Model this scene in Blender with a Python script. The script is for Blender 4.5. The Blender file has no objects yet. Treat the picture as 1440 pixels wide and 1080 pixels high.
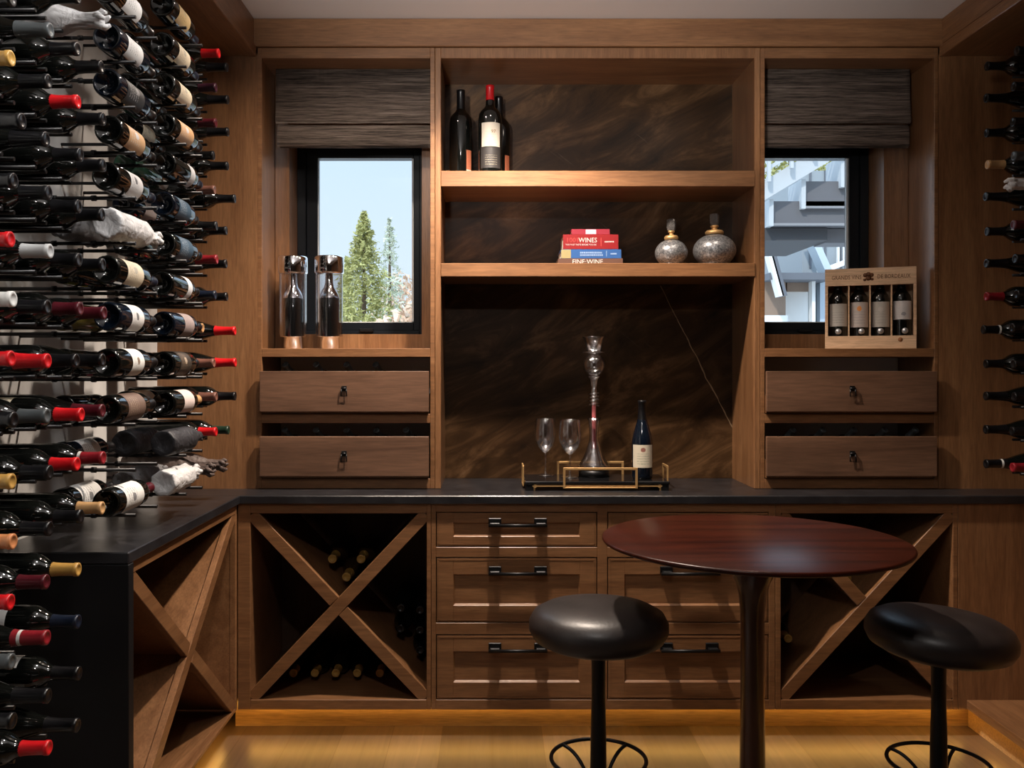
import bpy, bmesh, math, random
from mathutils import Vector, Matrix, Euler
random.seed(7)
R = math.radians
col = bpy.context.scene.collection
EYE = 1.397
F = 1250.0
# ---- measuring helpers: a pixel read at a known real depth gives a size in metres
def PX(x, d): return (x-692.0)*d/F
def PZ(y, d): return EYE+(516.0-y)*d/F
DU, DL, DN, DC = 3.53, 3.355, 3.86, 3.34    # upper face, lower face, niche back, counter edge

# ------------------------------------------------------------------ materials
def newmat(name):
    m = bpy.data.materials.new(name); m.use_nodes = True
    nt = m.node_tree; b = nt.nodes['Principled BSDF']
    return m, nt, b
def plain(name, colr, rough=.5, metal=0, coat=0, emit=None, es=0, spec=None, coatr=.05):
    m, nt, b = newmat(name)
    b.inputs['Base Color'].default_value = (*colr, 1)
    b.inputs['Roughness'].default_value = rough
    b.inputs['Metallic'].default_value = metal
    b.inputs['Coat Weight'].default_value = coat
    b.inputs['Coat Roughness'].default_value = coatr
    if spec is not None: b.inputs['Specular IOR Level'].default_value = spec
    if emit:
        b.inputs['Emission Color'].default_value = (*emit, 1); b.inputs['Emission Strength'].default_value = es
    return m
def N(nt, t, **kw):
    n = nt.nodes.new(t)
    for k, v in kw.items(): setattr(n, k, v)
    return n
def L(nt, a, b): nt.links.new(a, b)
def mapped(nt, scale, rot=(0,0,0), coord='Object'):
    tc = N(nt, 'ShaderNodeTexCoord'); mp = N(nt, 'ShaderNodeMapping')
    mp.inputs['Scale'].default_value = scale; mp.inputs['Rotation'].default_value = rot
    L(nt, tc.outputs[coord], mp.inputs['Vector']); return mp.outputs['Vector']
def noise(nt, vec, scale, detail=3, dist=0, rough=.5):
    n = N(nt, 'ShaderNodeTexNoise'); n.inputs['Scale'].default_value = scale
    n.inputs['Detail'].default_value = detail; n.inputs['Distortion'].default_value = dist
    n.inputs['Roughness'].default_value = rough
    if vec is not None: L(nt, vec, n.inputs['Vector'])
    return n.outputs['Fac']
def ramp(nt, fac, stops):
    r = N(nt, 'ShaderNodeValToRGB'); e = r.color_ramp.elements
    while len(e) < len(stops): e.new(.5)
    for i, (p, c) in enumerate(stops):
        e[i].position = p; e[i].color = (*c, 1)
    L(nt, fac, r.inputs['Fac']); return r.outputs['Color']
def mathn(nt, op, a, b=None, c=None):
    n = N(nt, 'ShaderNodeMath', operation=op)
    for i, v in enumerate((a, b, c)):
        if v is None: continue
        if isinstance(v, (int, float)): n.inputs[i].default_value = v
        else: L(nt, v, n.inputs[i])
    return n.outputs[0]
def mixc(nt, fac, a, b, mode='MIX'):
    n = N(nt, 'ShaderNodeMix', data_type='RGBA', blend_type=mode)
    for s, v in ((n.inputs[0], fac), (n.inputs[6], a), (n.inputs[7], b)):
        if isinstance(v, (int, float)): s.default_value = v
        elif isinstance(v, tuple): s.default_value = (*v, 1)
        else: L(nt, v, s)
    return n.outputs[2]
def bump(nt, b, h, strength=.2, dist=.01):
    n = N(nt, 'ShaderNodeBump'); n.inputs['Strength'].default_value = strength; n.inputs['Distance'].default_value = dist
    L(nt, h, n.inputs['Height']); L(nt, n.outputs[0], b.inputs['Normal'])

def wood(name, c1, c2, axis='X', rough=.38, coat=.15, k=1.0):
    m, nt, b = newmat(name)
    s = {'X': (.7, 9, 9), 'Y': (9, .7, 9), 'Z': (9, 9, .7)}[axis]
    v = mapped(nt, s)
    n1 = noise(nt, v, 1.3*k, 4, 1.6)
    s2 = tuple(x*6 for x in s)
    n2 = noise(nt, mapped(nt, s2), 3.0*k, 3, .4, .6)
    n3 = noise(nt, mapped(nt, (1, 1, 1)), 1.8, 2)
    c = ramp(nt, n1, [(.28, c1), (.72, c2)])
    g = ramp(nt, n2, [(.3, (.72, .72, .72)), (.65, (1.08, 1.08, 1.08))])
    c = mixc(nt, 1.0, c, g, 'MULTIPLY')
    g2 = ramp(nt, n3, [(.3, (.86, .84, .82)), (.7, (1.1, 1.1, 1.12))])
    c = mixc(nt, 1.0, c, g2, 'MULTIPLY')
    L(nt, c, b.inputs['Base Color']); b.inputs['Roughness'].default_value = rough
    b.inputs['Coat Weight'].default_value = coat; b.inputs['Coat Roughness'].default_value = .25
    bump(nt, b, n2, .08, .002)
    return m
WA, WB = (.178, .079, .032), (.280, .138, .060)
M = {}
M['wood_x'] = wood('stained wood grain across', WA, WB, 'X')
M['wood_y'] = wood('stained wood grain along wall', WA, WB, 'Y')
M['wood_z'] = wood('stained wood grain upright', WA, WB, 'Z')
M['shaded_inner_wood'] = wood('interior wood darkened for shade', (.060, .028, .014), (.105, .052, .027), 'Z', .5, .05)  # same stained wood, darkened to stand for shade inside the cabinets
M['satin'] = wood('satin wood reveal', WA, WB, 'Z', .30, .8)
M['drawer_wood'] = wood('figured drawer wood', (.095, .049, .029), (.195, .104, .062), 'X', .42, .1, .7)
M['table_wood'] = wood('dark mahogany', (.013, .0026, .0012), (.052, .0095, .004), 'X', .30, 0)
M['table_wood'].node_tree.nodes['Principled BSDF'].inputs['Specular IOR Level'].default_value = .16
M['leg_wood'] = wood('dark mahogany leg', (.03, .007, .003), (.07, .017, .007), 'Z', .2, .6)
M['crate_wood'] = wood('pale pine', (.60, .37, .21), (.76, .53, .34), 'X', .6, 0)
M['black'] = plain('black metal', (.012, .012, .013), .38, .6)
M['peg'] = plain('matte black peg', (.006, .006, .007), .42, .15)
M['frame_black'] = plain('black window frame', (.004, .006, .009), .38, spec=.3)
M['gold'] = plain('brushed gold', (.62, .38, .16), .42, .65)
M['chrome'] = plain('chrome', (.85, .85, .87), .06, 1)
M['dark_glass'] = plain('dark wine glass', (.004, .0045, .004), .07, 0, .3, spec=.5)
M['navy_glass'] = plain('navy bottle glass', (.003, .006, .012), .08, 0, .3)
M['amber_glass'] = plain('amber bottle glass', (.045, .022, .008), .12, 0, .3)
M['yellow_glass'] = plain('yellow green bottle glass', (.16, .13, .02), .08, 0, .3)
M['green_glass'] = plain('green bottle glass', (.03, .07, .045), .08, 0, .3)
M['ceiling'] = plain('ceiling paint', (.84, .82, .82), .8)
M['white_wall'] = None
M['plaster'] = plain('rear wall paint', (.07, .055, .045), .8)
M['box_grey'] = plain('grey backing board', (.80, .82, .83), .7)
M['leather'] = None
M['gasket'] = plain('pale window gasket', (.6, .62, .62), .5)
M['led'] = plain('amber led strip', (1, .6, .2), .5, emit=(1.0, .56, .11), es=15)
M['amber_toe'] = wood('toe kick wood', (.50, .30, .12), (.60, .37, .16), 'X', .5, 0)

def leather():
    m, nt, b = newmat('dark brown leather')
    n = noise(nt, mapped(nt, (1, 1, 1)), 9, 4)
    L(nt, ramp(nt, n, [(.3, (.009, .0065, .006)), (.75, (.024, .018, .017))]), b.inputs['Base Color'])
    b.inputs['Roughness'].default_value = .40
    n2 = noise(nt, mapped(nt, (1, 1, 1)), 120, 3)
    bump(nt, b, n2, .10, .003); return m
M['leather'] = leather()
def wallmat():
    m, nt, b = newmat('pale limewash panel')
    n = noise(nt, mapped(nt, (1, 1, .5)), 5, 4, .8)
    L(nt, ramp(nt, n, [(.3, (.50, .49, .475)), (.7, (.66, .655, .64))]), b.inputs['Base Color'])
    b.inputs['Roughness'].default_value = .75
    bump(nt, b, noise(nt, mapped(nt, (1, 1, .5)), 14, 4), .35, .01); return m
M['white_wall'] = wallmat()
def counter():
    m, nt, b = newmat('black soapstone')
    n = noise(nt, mapped(nt, (1, 1, 1)), 7, 6, 1.2, .65)
    L(nt, ramp(nt, n, [(.35, (.010, .010, .012)), (.6, (.020, .020, .023)), (.8, (.055, .054, .058))]), b.inputs['Base Color'])
    b.inputs['Roughness'].default_value = .30
    bump(nt, b, noise(nt, mapped(nt, (1, 1, 1)), 30, 4), .12, .004); return m
M['stone_black'] = counter()
M['stone_shaded'] = plain('black stone darkened for shade', (.006, .006, .007), .5, spec=.25)  # worktop stone again, shade below the counter put into its colour
def rotated(nt, scale, deg):
    v = mapped(nt, (1, 1, 1), (0, R(deg), 0)); mp = N(nt, 'ShaderNodeMapping'); mp.inputs['Scale'].default_value = scale
    L(nt, v, mp.inputs['Vector']); return mp.outputs['Vector']
def slab():
    m, nt, b = newmat('brown veined marble')
    v = rotated(nt, (1.0, 1, 3.2), 27)
    n = noise(nt, v, 2.6, 8, 1.0, .66)
    c = ramp(nt, n, [(.30, (.014, .007, .003)), (.50, (.050, .025, .010)), (.64, (.12, .064, .028)), (.80, (.22, .14, .085))])
    n2 = noise(nt, mapped(nt, (1, 1, 1)), 1.6, 3)
    c = mixc(nt, 1.0, c, ramp(nt, n2, [(.35, (.45, .42, .42)), (.65, (1.25, 1.25, 1.25))]), 'MULTIPLY')
    # diagonal pale scratches
    v3 = rotated(nt, (1, 1, 22), -38)
    n3 = noise(nt, v3, 2.2, 5, .3, .7)
    f3 = ramp(nt, n3, [(.66, (0, 0, 0)), (.78, (.45, .45, .45))])
    c = mixc(nt, f3, c, (.17, .12, .085))
    # one long vein across the slab at the right
    tc = N(nt, 'ShaderNodeTexCoord'); sx = N(nt, 'ShaderNodeSeparateXYZ'); L(nt, tc.outputs['Object'], sx.inputs[0])
    x0, z0, x1, z1 = .735, 1.745, 1.050, 1.118
    ln = math.hypot(x1-x0, z1-z0); nx, nz = (z0-z1)/ln, (x1-x0)/ln
    d = mathn(nt, 'ADD', mathn(nt, 'MULTIPLY', sx.outputs[0], nx), mathn(nt, 'MULTIPLY', sx.outputs[2], nz))
    d = mathn(nt, 'SUBTRACT', d, x0*nx+z0*nz)
    wob = mathn(nt, 'MULTIPLY', mathn(nt, 'SUBTRACT', noise(nt, tc.outputs['Object'], 9, 4), .5), .03)
    d = mathn(nt, 'ABSOLUTE', mathn(nt, 'ADD', d, wob))
    w = mathn(nt, 'MULTIPLY', noise(nt, tc.outputs['Object'], 25, 2), .0045)
    f = mathn(nt, 'LESS_THAN', d, w)
    f = mathn(nt, 'MULTIPLY', f, mathn(nt, 'LESS_THAN', sx.outputs[2], 1.75))
    c = mixc(nt, f, c, (.24, .17, .105))
    L(nt, c, b.inputs['Base Color']); b.inputs['Roughness'].default_value = .38; b.inputs['Specular IOR Level'].default_value = .22
    return m
M['slab'] = slab()
def floor():
    m, nt, b = newmat('oak floor planks')
    br = N(nt, 'ShaderNodeTexBrick'); br.offset = .37
    br.inputs['Scale'].default_value = 1; br.inputs['Brick Width'].default_value = 1.9; br.inputs['Row Height'].default_value = .19
    br.inputs['Mortar Size'].default_value = .0016; br.inputs['Mortar Smooth'].default_value = .2
    br.inputs['Color1'].default_value = (.062, .040, .027, 1); br.inputs['Color2'].default_value = (.145, .098, .064, 1)
    br.inputs['Mortar'].default_value = (.06, .03, .014, 1)
    L(nt, mapped(nt, (1, 1, 1), (0, 0, R(90))), br.inputs['Vector'])
    n = noise(nt, mapped(nt, (16, .9, 1)), 2.0, 5, 1.0, .6)
    c = mixc(nt, 1.0, br.outputs['Color'], ramp(nt, n, [(.3, (.72, .70, .66)), (.7, (1.15, 1.13, 1.1))]), 'MULTIPLY')
    L(nt, c, b.inputs['Base Color']); b.inputs['Roughness'].default_value = .34
    b.inputs['Coat Weight'].default_value = .15; b.inputs['Coat Roughness'].default_value = .2
    return m
M['floor'] = floor()
def weave():
    m, nt, b = newmat('woven grass shade')
    n = noise(nt, mapped(nt, (1.3, 1, 52)), 2.2, 5, .25, .75)
    n2 = noise(nt, mapped(nt, (5, 1, 190)), 2.0, 3, .1, .7)
    h = mathn(nt, 'ADD', mathn(nt, 'MULTIPLY', n, .6), mathn(nt, 'MULTIPLY', n2, .4))
    L(nt, ramp(nt, h, [(.36, (.02, .015, .013)), (.45, (.10, .075, .06)), (.55, (.28, .215, .175)), (.66, (.50, .41, .35))]), b.inputs['Base Color'])
    b.inputs['Roughness'].default_value = .75
    bump(nt, b, h, .8, .006); return m
M['weave'] = weave()
def glassy():
    m = bpy.data.materials.new('window pane glass'); m.use_nodes = True; nt = m.node_tree
    nt.nodes.clear(); o = N(nt, 'ShaderNodeOutputMaterial'); mx = N(nt, 'ShaderNodeMixShader')
    t = N(nt, 'ShaderNodeBsdfTransparent'); g = N(nt, 'ShaderNodeBsdfGlossy'); g.inputs['Roughness'].default_value = .01
    fr = N(nt, 'ShaderNodeFresnel'); fr.inputs['IOR'].default_value = 1.25
    L(nt, fr.outputs[0], mx.inputs[0]); L(nt, t.outputs[0], mx.inputs[1]); L(nt, g.outputs[0], mx.inputs[2]); L(nt, mx.outputs[0], o.inputs[0])
    return m
M['pane'] = glassy()
def thin_glass(name, tint, f0=.05, edge=.9, power=3.0):
    m = bpy.data.materials.new(name); m.use_nodes = True; nt = m.node_tree
    nt.nodes.clear(); o = N(nt, 'ShaderNodeOutputMaterial'); mx = N(nt, 'ShaderNodeMixShader')
    t = N(nt, 'ShaderNodeBsdfTransparent'); t.inputs[0].default_value = (*tint, 1)
    g = N(nt, 'ShaderNodeBsdfGlossy'); g.inputs['Roughness'].default_value = .14
    ge = N(nt, 'ShaderNodeNewGeometry'); vm = N(nt, 'ShaderNodeVectorMath', operation='DOT_PRODUCT')
    L(nt, ge.outputs['Normal'], vm.inputs[0]); L(nt, ge.outputs['Incoming'], vm.inputs[1])
    q = mathn(nt, 'SUBTRACT', 1.0, mathn(nt, 'ABSOLUTE', vm.outputs['Value']))
    f = mathn(nt, 'ADD', mathn(nt, 'MULTIPLY', mathn(nt, 'POWER', q, power), edge), f0)
    L(nt, f, mx.inputs[0]); L(nt, t.outputs[0], mx.inputs[1]); L(nt, g.outputs[0], mx.inputs[2]); L(nt, mx.outputs[0], o.inputs[0])
    return m
M['crystal'] = thin_glass('clear stemware glass', (.96, .95, .96), .24, .76, 1.6)
M['acrylic'] = plain('clear acrylic', (.42, .40, .39), .12)
M['acrylic'].node_tree.nodes['Principled BSDF'].inputs['Transmission Weight'].default_value = .75
M['crystal_pink'] = plain('pink reflection glass', (.45, .12, .13), .15, 0, .5)  # pinkish red reflection put into the inner tube's colour
def speckle():
    m, nt, b = newmat('speckled silver glaze')
    n = noise(nt, mapped(nt, (1, 1, 1)), 130, 4, 0, .75)
    L(nt, ramp(nt, n, [(.38, (.10, .105, .115)), (.52, (.24, .245, .255)), (.66, (.45, .45, .45))]), b.inputs['Base Color'])
    b.inputs['Roughness'].default_value = .3; b.inputs['Metallic'].default_value = .55
    return m
M['speckle'] = speckle()
_lab = {}
def label_mat(paper, ink=(.08, .07, .065), emblem=None, ev=.74, band=None):
    """printed label: rows of illegible print and an optional round emblem or band, in UV space"""
    key = (paper, ink, emblem, ev, band)
    if key in _lab: return _lab[key]
    m, nt, b = newmat('printed bottle label')
    tc = N(nt, 'ShaderNodeTexCoord'); sx = N(nt, 'ShaderNodeSeparateXYZ'); L(nt, tc.outputs['UV'], sx.inputs[0])
    u, v = sx.outputs[0], sx.outputs[1]
    rows = mathn(nt, 'MULTIPLY', v, 9); fr = mathn(nt, 'FRACT', rows)
    inrow = mathn(nt, 'MULTIPLY', mathn(nt, 'GREATER_THAN', fr, .35), mathn(nt, 'LESS_THAN', fr, .72))
    cb = N(nt, 'ShaderNodeCombineXYZ'); L(nt, mathn(nt, 'MULTIPLY', u, 34), cb.inputs[0]); L(nt, mathn(nt, 'MULTIPLY', rows, 3.1), cb.inputs[1])
    nz = mathn(nt, 'GREATER_THAN', noise(nt, cb.outputs[0], 1.0, 2), .50)
    box = mathn(nt, 'MULTIPLY', mathn(nt, 'GREATER_THAN', u, .22), mathn(nt, 'LESS_THAN', u, .78))
    box = mathn(nt, 'MULTIPLY', box, mathn(nt, 'MULTIPLY', mathn(nt, 'GREATER_THAN', v, .10), mathn(nt, 'LESS_THAN', v, .62)))
    f = mathn(nt, 'MULTIPLY', mathn(nt, 'MULTIPLY', inrow, nz), mathn(nt, 'MULTIPLY', box, .75))
    c = mixc(nt, f, paper, ink)
    if emblem:
        du = mathn(nt, 'MULTIPLY', mathn(nt, 'SUBTRACT', u, .5), 1.5); dv = mathn(nt, 'MULTIPLY', mathn(nt, 'SUBTRACT', v, ev), 1.6)
        r2 = mathn(nt, 'ADD', mathn(nt, 'MULTIPLY', du, du), mathn(nt, 'MULTIPLY', dv, dv))
        e = mathn(nt, 'LESS_THAN', mathn(nt, 'ADD', r2, mathn(nt, 'MULTIPLY', mathn(nt, 'SUBTRACT', noise(nt, tc.outputs['UV'], 14, 2), .5), .03)), .026)
        c = mixc(nt, mathn(nt, 'MULTIPLY', e, .85), c, emblem)
    if band:
        e = mathn(nt, 'LESS_THAN', v, .3); c = mixc(nt, e, c, band)
    L(nt, c, b.inputs['Base Color']); b.inputs['Roughness'].default_value = .55
    _lab[key] = m; return m
_cm = {}
def foil(c, rough=.32):
    if c not in _cm: _cm[c] = plain('foil capsule', c, rough, 0, .1, spec=.4)
    return _cm[c]
CAP = dict(black=(.0045, .0045, .0055), red=(.50, .008, .012), darkred=(.20, .010, .016), burgundy=(.065, .006, .011), gold=(.42, .24, .06),
           tan=(.46, .27, .12), copper=(.50, .20, .08), silver=(.42, .43, .43), grey=(.06, .068, .072), navy=(.006, .010, .022), brown=(.17, .075, .055),
           green=(.012, .03, .018), white=(.6, .6, .58), purple=(.030, .007, .015))
CAPWORD = dict(black='black', red='bright red', darkred='dark red', burgundy='burgundy', gold='gold', tan='tan', copper='copper', silver='silver',
               grey='grey', navy='navy', brown='brown', green='dark green', white='white', purple='purple')

# ------------------------------------------------------------------ mesh helpers
class MB:
    def __init__(s): s.bm = bmesh.new(); s.uv = None
    def box(s, x0, x1, y0, y1, z0, z1, bev=0.0):
        g = bmesh.ops.create_cube(s.bm, size=1)['verts']
        c = Vector(((x0+x1)/2, (y0+y1)/2, (z0+z1)/2)); d = (abs(x1-x0), abs(y1-y0), abs(z1-z0))
        for v in g: v.co = Vector((v.co.x*d[0], v.co.y*d[1], v.co.z*d[2]))+c
        if bev > 0:
            es = list({e for v in g for e in v.link_edges})
            bmesh.ops.bevel(s.bm, geom=es, offset=min(bev, min(d)*.3), segments=1, affect='EDGES')
        return s
    def obox(s, size, mat, bev=0.0):
        g = bmesh.ops.create_cube(s.bm, size=1)['verts']
        for v in g: v.co = Vector((v.co.x*size[0], v.co.y*size[1], v.co.z*size[2]))
        if bev > 0:
            es = list({e for v in g for e in v.link_edges})
            r = bmesh.ops.bevel(s.bm, geom=es, offset=min(bev, min(size)*.3), segments=1, affect='EDGES')
            g = list({v for f in r['faces'] for v in f.verts} | {v for v in g if v.is_valid})
        bmesh.ops.transform(s.bm, matrix=mat, verts=g); return s
    def lathe(s, prof, seg=24, mat=None, a0=0, a1=360, smooth=True):
        full = abs(a1-a0-360) < .01; n = seg if full else seg+1
        rings = []; nv = []
        for r, z in prof:
            if r < 1e-6 and full: v = s.bm.verts.new((0, 0, z)); rings.append([v]*n); nv.append(v)
            else:
                ring = []
                for i in range(n):
                    a = R(a0+(a1-a0)*i/seg); v = s.bm.verts.new((r*math.cos(a), r*math.sin(a), z)); ring.append(v); nv.append(v)
                rings.append(ring)
        for j in range(len(rings)-1):
            A, B = rings[j], rings[j+1]
            for i in range(seg):
                k = (i+1) % n if full else i+1
                vs = []
                for v in (A[i], A[k], B[k], B[i]):
                    if v not in vs: vs.append(v)
                if len(vs) > 2:
                    try: s.bm.faces.new(vs).smooth = smooth
                    except ValueError: pass
        if mat is not None:
            bmesh.ops.transform(s.bm, matrix=mat, verts=nv)
        return s
    def tube(s, pts, r, seg=8, closed=False):
        pts = [Vector(p) for p in pts]; n = len(pts); rings = []
        rr = r if isinstance(r, (list, tuple)) else [r]*n
        up = None
        for i, p in enumerate(pts):
            a = pts[(i-1) % n] if (closed or i > 0) else p; b = pts[(i+1) % n] if (closed or i < n-1) else p
            t = (b-a).normalized()
            if up is None: up = Vector((0, 0, 1)) if abs(t.z) < .9 else Vector((1, 0, 0))
            u = (up-t*up.dot(t)).normalized(); up = u; w = t.cross(u)
            rings.append([s.bm.verts.new(p+(u*math.cos(2*math.pi*k/seg)+w*math.sin(2*math.pi*k/seg))*rr[i]) for k in range(seg)])
        m = n if closed else n-1
        for i in range(m):
            A, B = rings[i], rings[(i+1) % n]
            for k in range(seg): s.bm.faces.new((A[k], A[(k+1) % seg], B[(k+1) % seg], B[k])).smooth = True
        if not closed:
            s.bm.faces.new(rings[0][::-1]); s.bm.faces.new(rings[-1])
        return s
    def mesh(s, name, mat):
        me = bpy.data.meshes.new(name); bmesh.ops.recalc_face_normals(s.bm, faces=s.bm.faces)
        s.bm.to_mesh(me); s.bm.free()
        for m in (mat if isinstance(mat, (list, tuple)) else [mat]): me.materials.append(m)
        return me
def chain_loc(p):
    v = Vector((0, 0, 0))
    while p: v += p.location; p = p.parent
    return v
def link(name, me, parent=None):
    o = bpy.data.objects.new(name, me); col.objects.link(o); o.parent = parent; return o
def part(name, mb, mat, parent, world=True):
    """a part built in world coordinates under an unrotated thing"""
    if world:
        off = chain_loc(parent)
        for v in mb.bm.verts: v.co -= off
    return link(name, mb.mesh(name, mat), parent)
def tag(o, label, cat, group=None):
    o['label'] = label; o['category'] = cat
    if group: o['group'] = group
    return o
def thing(name, label, cat, loc=(0, 0, 0), rot=(0, 0, 0), group=None):
    o = bpy.data.objects.new(name, None); o.empty_display_size = .05; col.objects.link(o)
    o.location = loc; o.rotation_euler = rot; return tag(o, label, cat, group)
def single(name, mb, mat, label, cat, loc=(0, 0, 0), group=None):
    for v in mb.bm.verts: v.co -= Vector(loc)
    o = link(name, mb.mesh(name, mat)); o.location = loc; return tag(o, label, cat, group)
def struct(name, mb, mat, parent=None):
    o = link(name, mb.mesh(name, mat), parent)
    if parent is None: o['kind'] = 'structure'
    return o
def text_mesh(txt, size, mat, depth=.0004, align='CENTER', sx=1.0):
    c = bpy.data.curves.new('lettering', 'FONT'); c.body = txt; c.size = size; c.extrude = depth
    c.align_x = align; c.align_y = 'CENTER'; c.resolution_u = 2
    t = bpy.data.objects.new('t', c); col.objects.link(t)
    bpy.context.view_layer.update()
    me = bpy.data.meshes.new_from_object(t.evaluated_get(bpy.context.evaluated_depsgraph_get()))
    bpy.data.objects.remove(t); me.materials.clear(); me.materials.append(mat)
    for v in me.vertices: v.co.x *= sx
    me.transform(Matrix.Rotation(R(90), 4, 'X'))     # face -Y
    return me

# ------------------------------------------------------------------ room shell
XL, XR, YF, YB, ZC = -1.33, 2.17, -1.7, 4.06, PZ(27, DU)
b = MB().box(XL-.3, XR+.3, YF-.3, YB+.1, -.12, 0); struct('floor', b, M['floor'])
b = MB().box(XL-.3, XR+.3, YF-.3, YB+.1, ZC, ZC+.2); struct('ceiling', b, M['ceiling'])
b = MB().box(XL-.3, XL, YF-.3, YB, 0, ZC); struct('wall_left', b, M['white_wall'])
b = MB().box(XR, XR+.3, YF-.3, YB, 0, ZC); struct('wall_right', b, M['wood_z'])
b = MB().box(XL, XR, YF-.3, YF, 0, ZC); struct('wall_front', b, M['plaster'])
# back wall with two window openings
WL0, WL1 = PX(407, 3.755), PX(593, 3.755)       # left window reveal
WR0, WR1 = 1.10, PX(1243, 3.755)
WZ0, WZ1 = PZ(470, 3.755), 2.40
yb0, yb1 = 3.90, YB
b = MB()
for x0, x1 in ((XL, WL0), (WL1, WR0), (WR1, XR)): b.box(x0, x1, yb0, yb1, 0, ZC)
for x0, x1 in ((WL0, WL1), (WR0, WR1)):
    b.box(x0, x1, yb0, yb1, 0, WZ0-.001); b.box(x0, x1, yb0, yb1, WZ1, ZC)
struct('wall_back', b, M['wood_z'])
# windows
GZ0, GZ1 = PZ(454, 3.94), PZ(224, 3.94)
for i, (x0, x1, gl, gr) in enumerate(((WL0, WL1, PX(447, 3.93), PX(582, 3.93)), (WR0, WR1, PX(1193, 3.93)-.424, PX(1193, 3.93)))):
    w = MB()
    fy0, fy1 = 3.905, 3.985
    def ring(mb, a0, a1, c0, c1, b0, b1, d0, d1, y0, y1):
        mb.box(a0, b0, y0, y1, c0, c1, .002); mb.box(b1, a1, y0, y1, c0, c1, .002)
        mb.box(b0, b1, y0, y1, c0, d0, .002); mb.box(b0, b1, y0, y1, d1, c1, .002)
    ox0, ox1 = x0, x1
    mx0, mx1 = ox0+(gl-ox0)*.45, ox1-(ox1-gr)*.45
    ring(w, ox0, ox1, WZ0, WZ1, mx0, mx1, WZ0+.022, WZ1-.025, fy0, fy1)
    ring(w, mx0, mx1, WZ0+.022, WZ1-.025, gl, gr, GZ0, GZ1, fy0+.012, fy1-.01)
    fr = struct('window_%d' % (i+1), w, M['frame_black'])
    g = MB().box(gl, gr, 3.945, 3.951, GZ0, GZ1); link('pane', g.mesh('pane', M['pane']), fr)
    k = MB(); t = .0055
    k.box(gr-t*1.6, gr, 3.93, 3.944, GZ0, GZ1).box(gl, gl+t*.6, 3.93, 3.944, GZ0, GZ1).box(gl, gr, 3.93, 3.944, GZ0, GZ0+t*.8)
    link('gasket', k.mesh('gasket', M['gasket']), fr)
    lk = MB().box(gl+.19, gl+.25, 3.885, 3.906, WZ0+.014, WZ0+.03, .003); link('latch', lk.mesh('latch', M['black']), fr)

# crown fascia, soffits, side panels
XPL, XPR = PX(361, DU), PX(1320, DU)
ZS = PZ(80, DU); ZT = PZ(82, DU)
def soff(x0, x1, inner, name):
    m = MB(); m.box(x0, x1, YF, DU, ZS+.003, ZC)
    e = x1 if inner > 0 else x0; s = 1 if inner > 0 else -1
    m.box(min(e, e+s*.010), max(e, e+s*.010), YF, DU-.002, ZS+.047, ZC-.001, .002)
    m.box(min(e-s*.02, e+s*.018), max(e-s*.02, e+s*.018), YF, DU-.002, ZS, ZS+.042, .003)
    struct(name, m, M['wood_y'])
soff(XL, XPL-.018, 1, 'trim_1'); soff(XPR+.018, XR, -1, 'trim_2')
b = MB().box(XPL-.016, XPR+.016, DU-.012, DU+.3, PZ(66.5, DU), ZC-.001, .0025); struct('trim_3', b, M['wood_x'])
b = MB().box(XL, XPL+.004, DU, DU+.02, .90, ZS+.01); struct('trim_4', b, M['wood_z'])
b = MB().box(XPR, XR, DU, DU+.02, .90, ZS+.01); struct('trim_5', b, M['wood_z'])
ZK = .913
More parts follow.
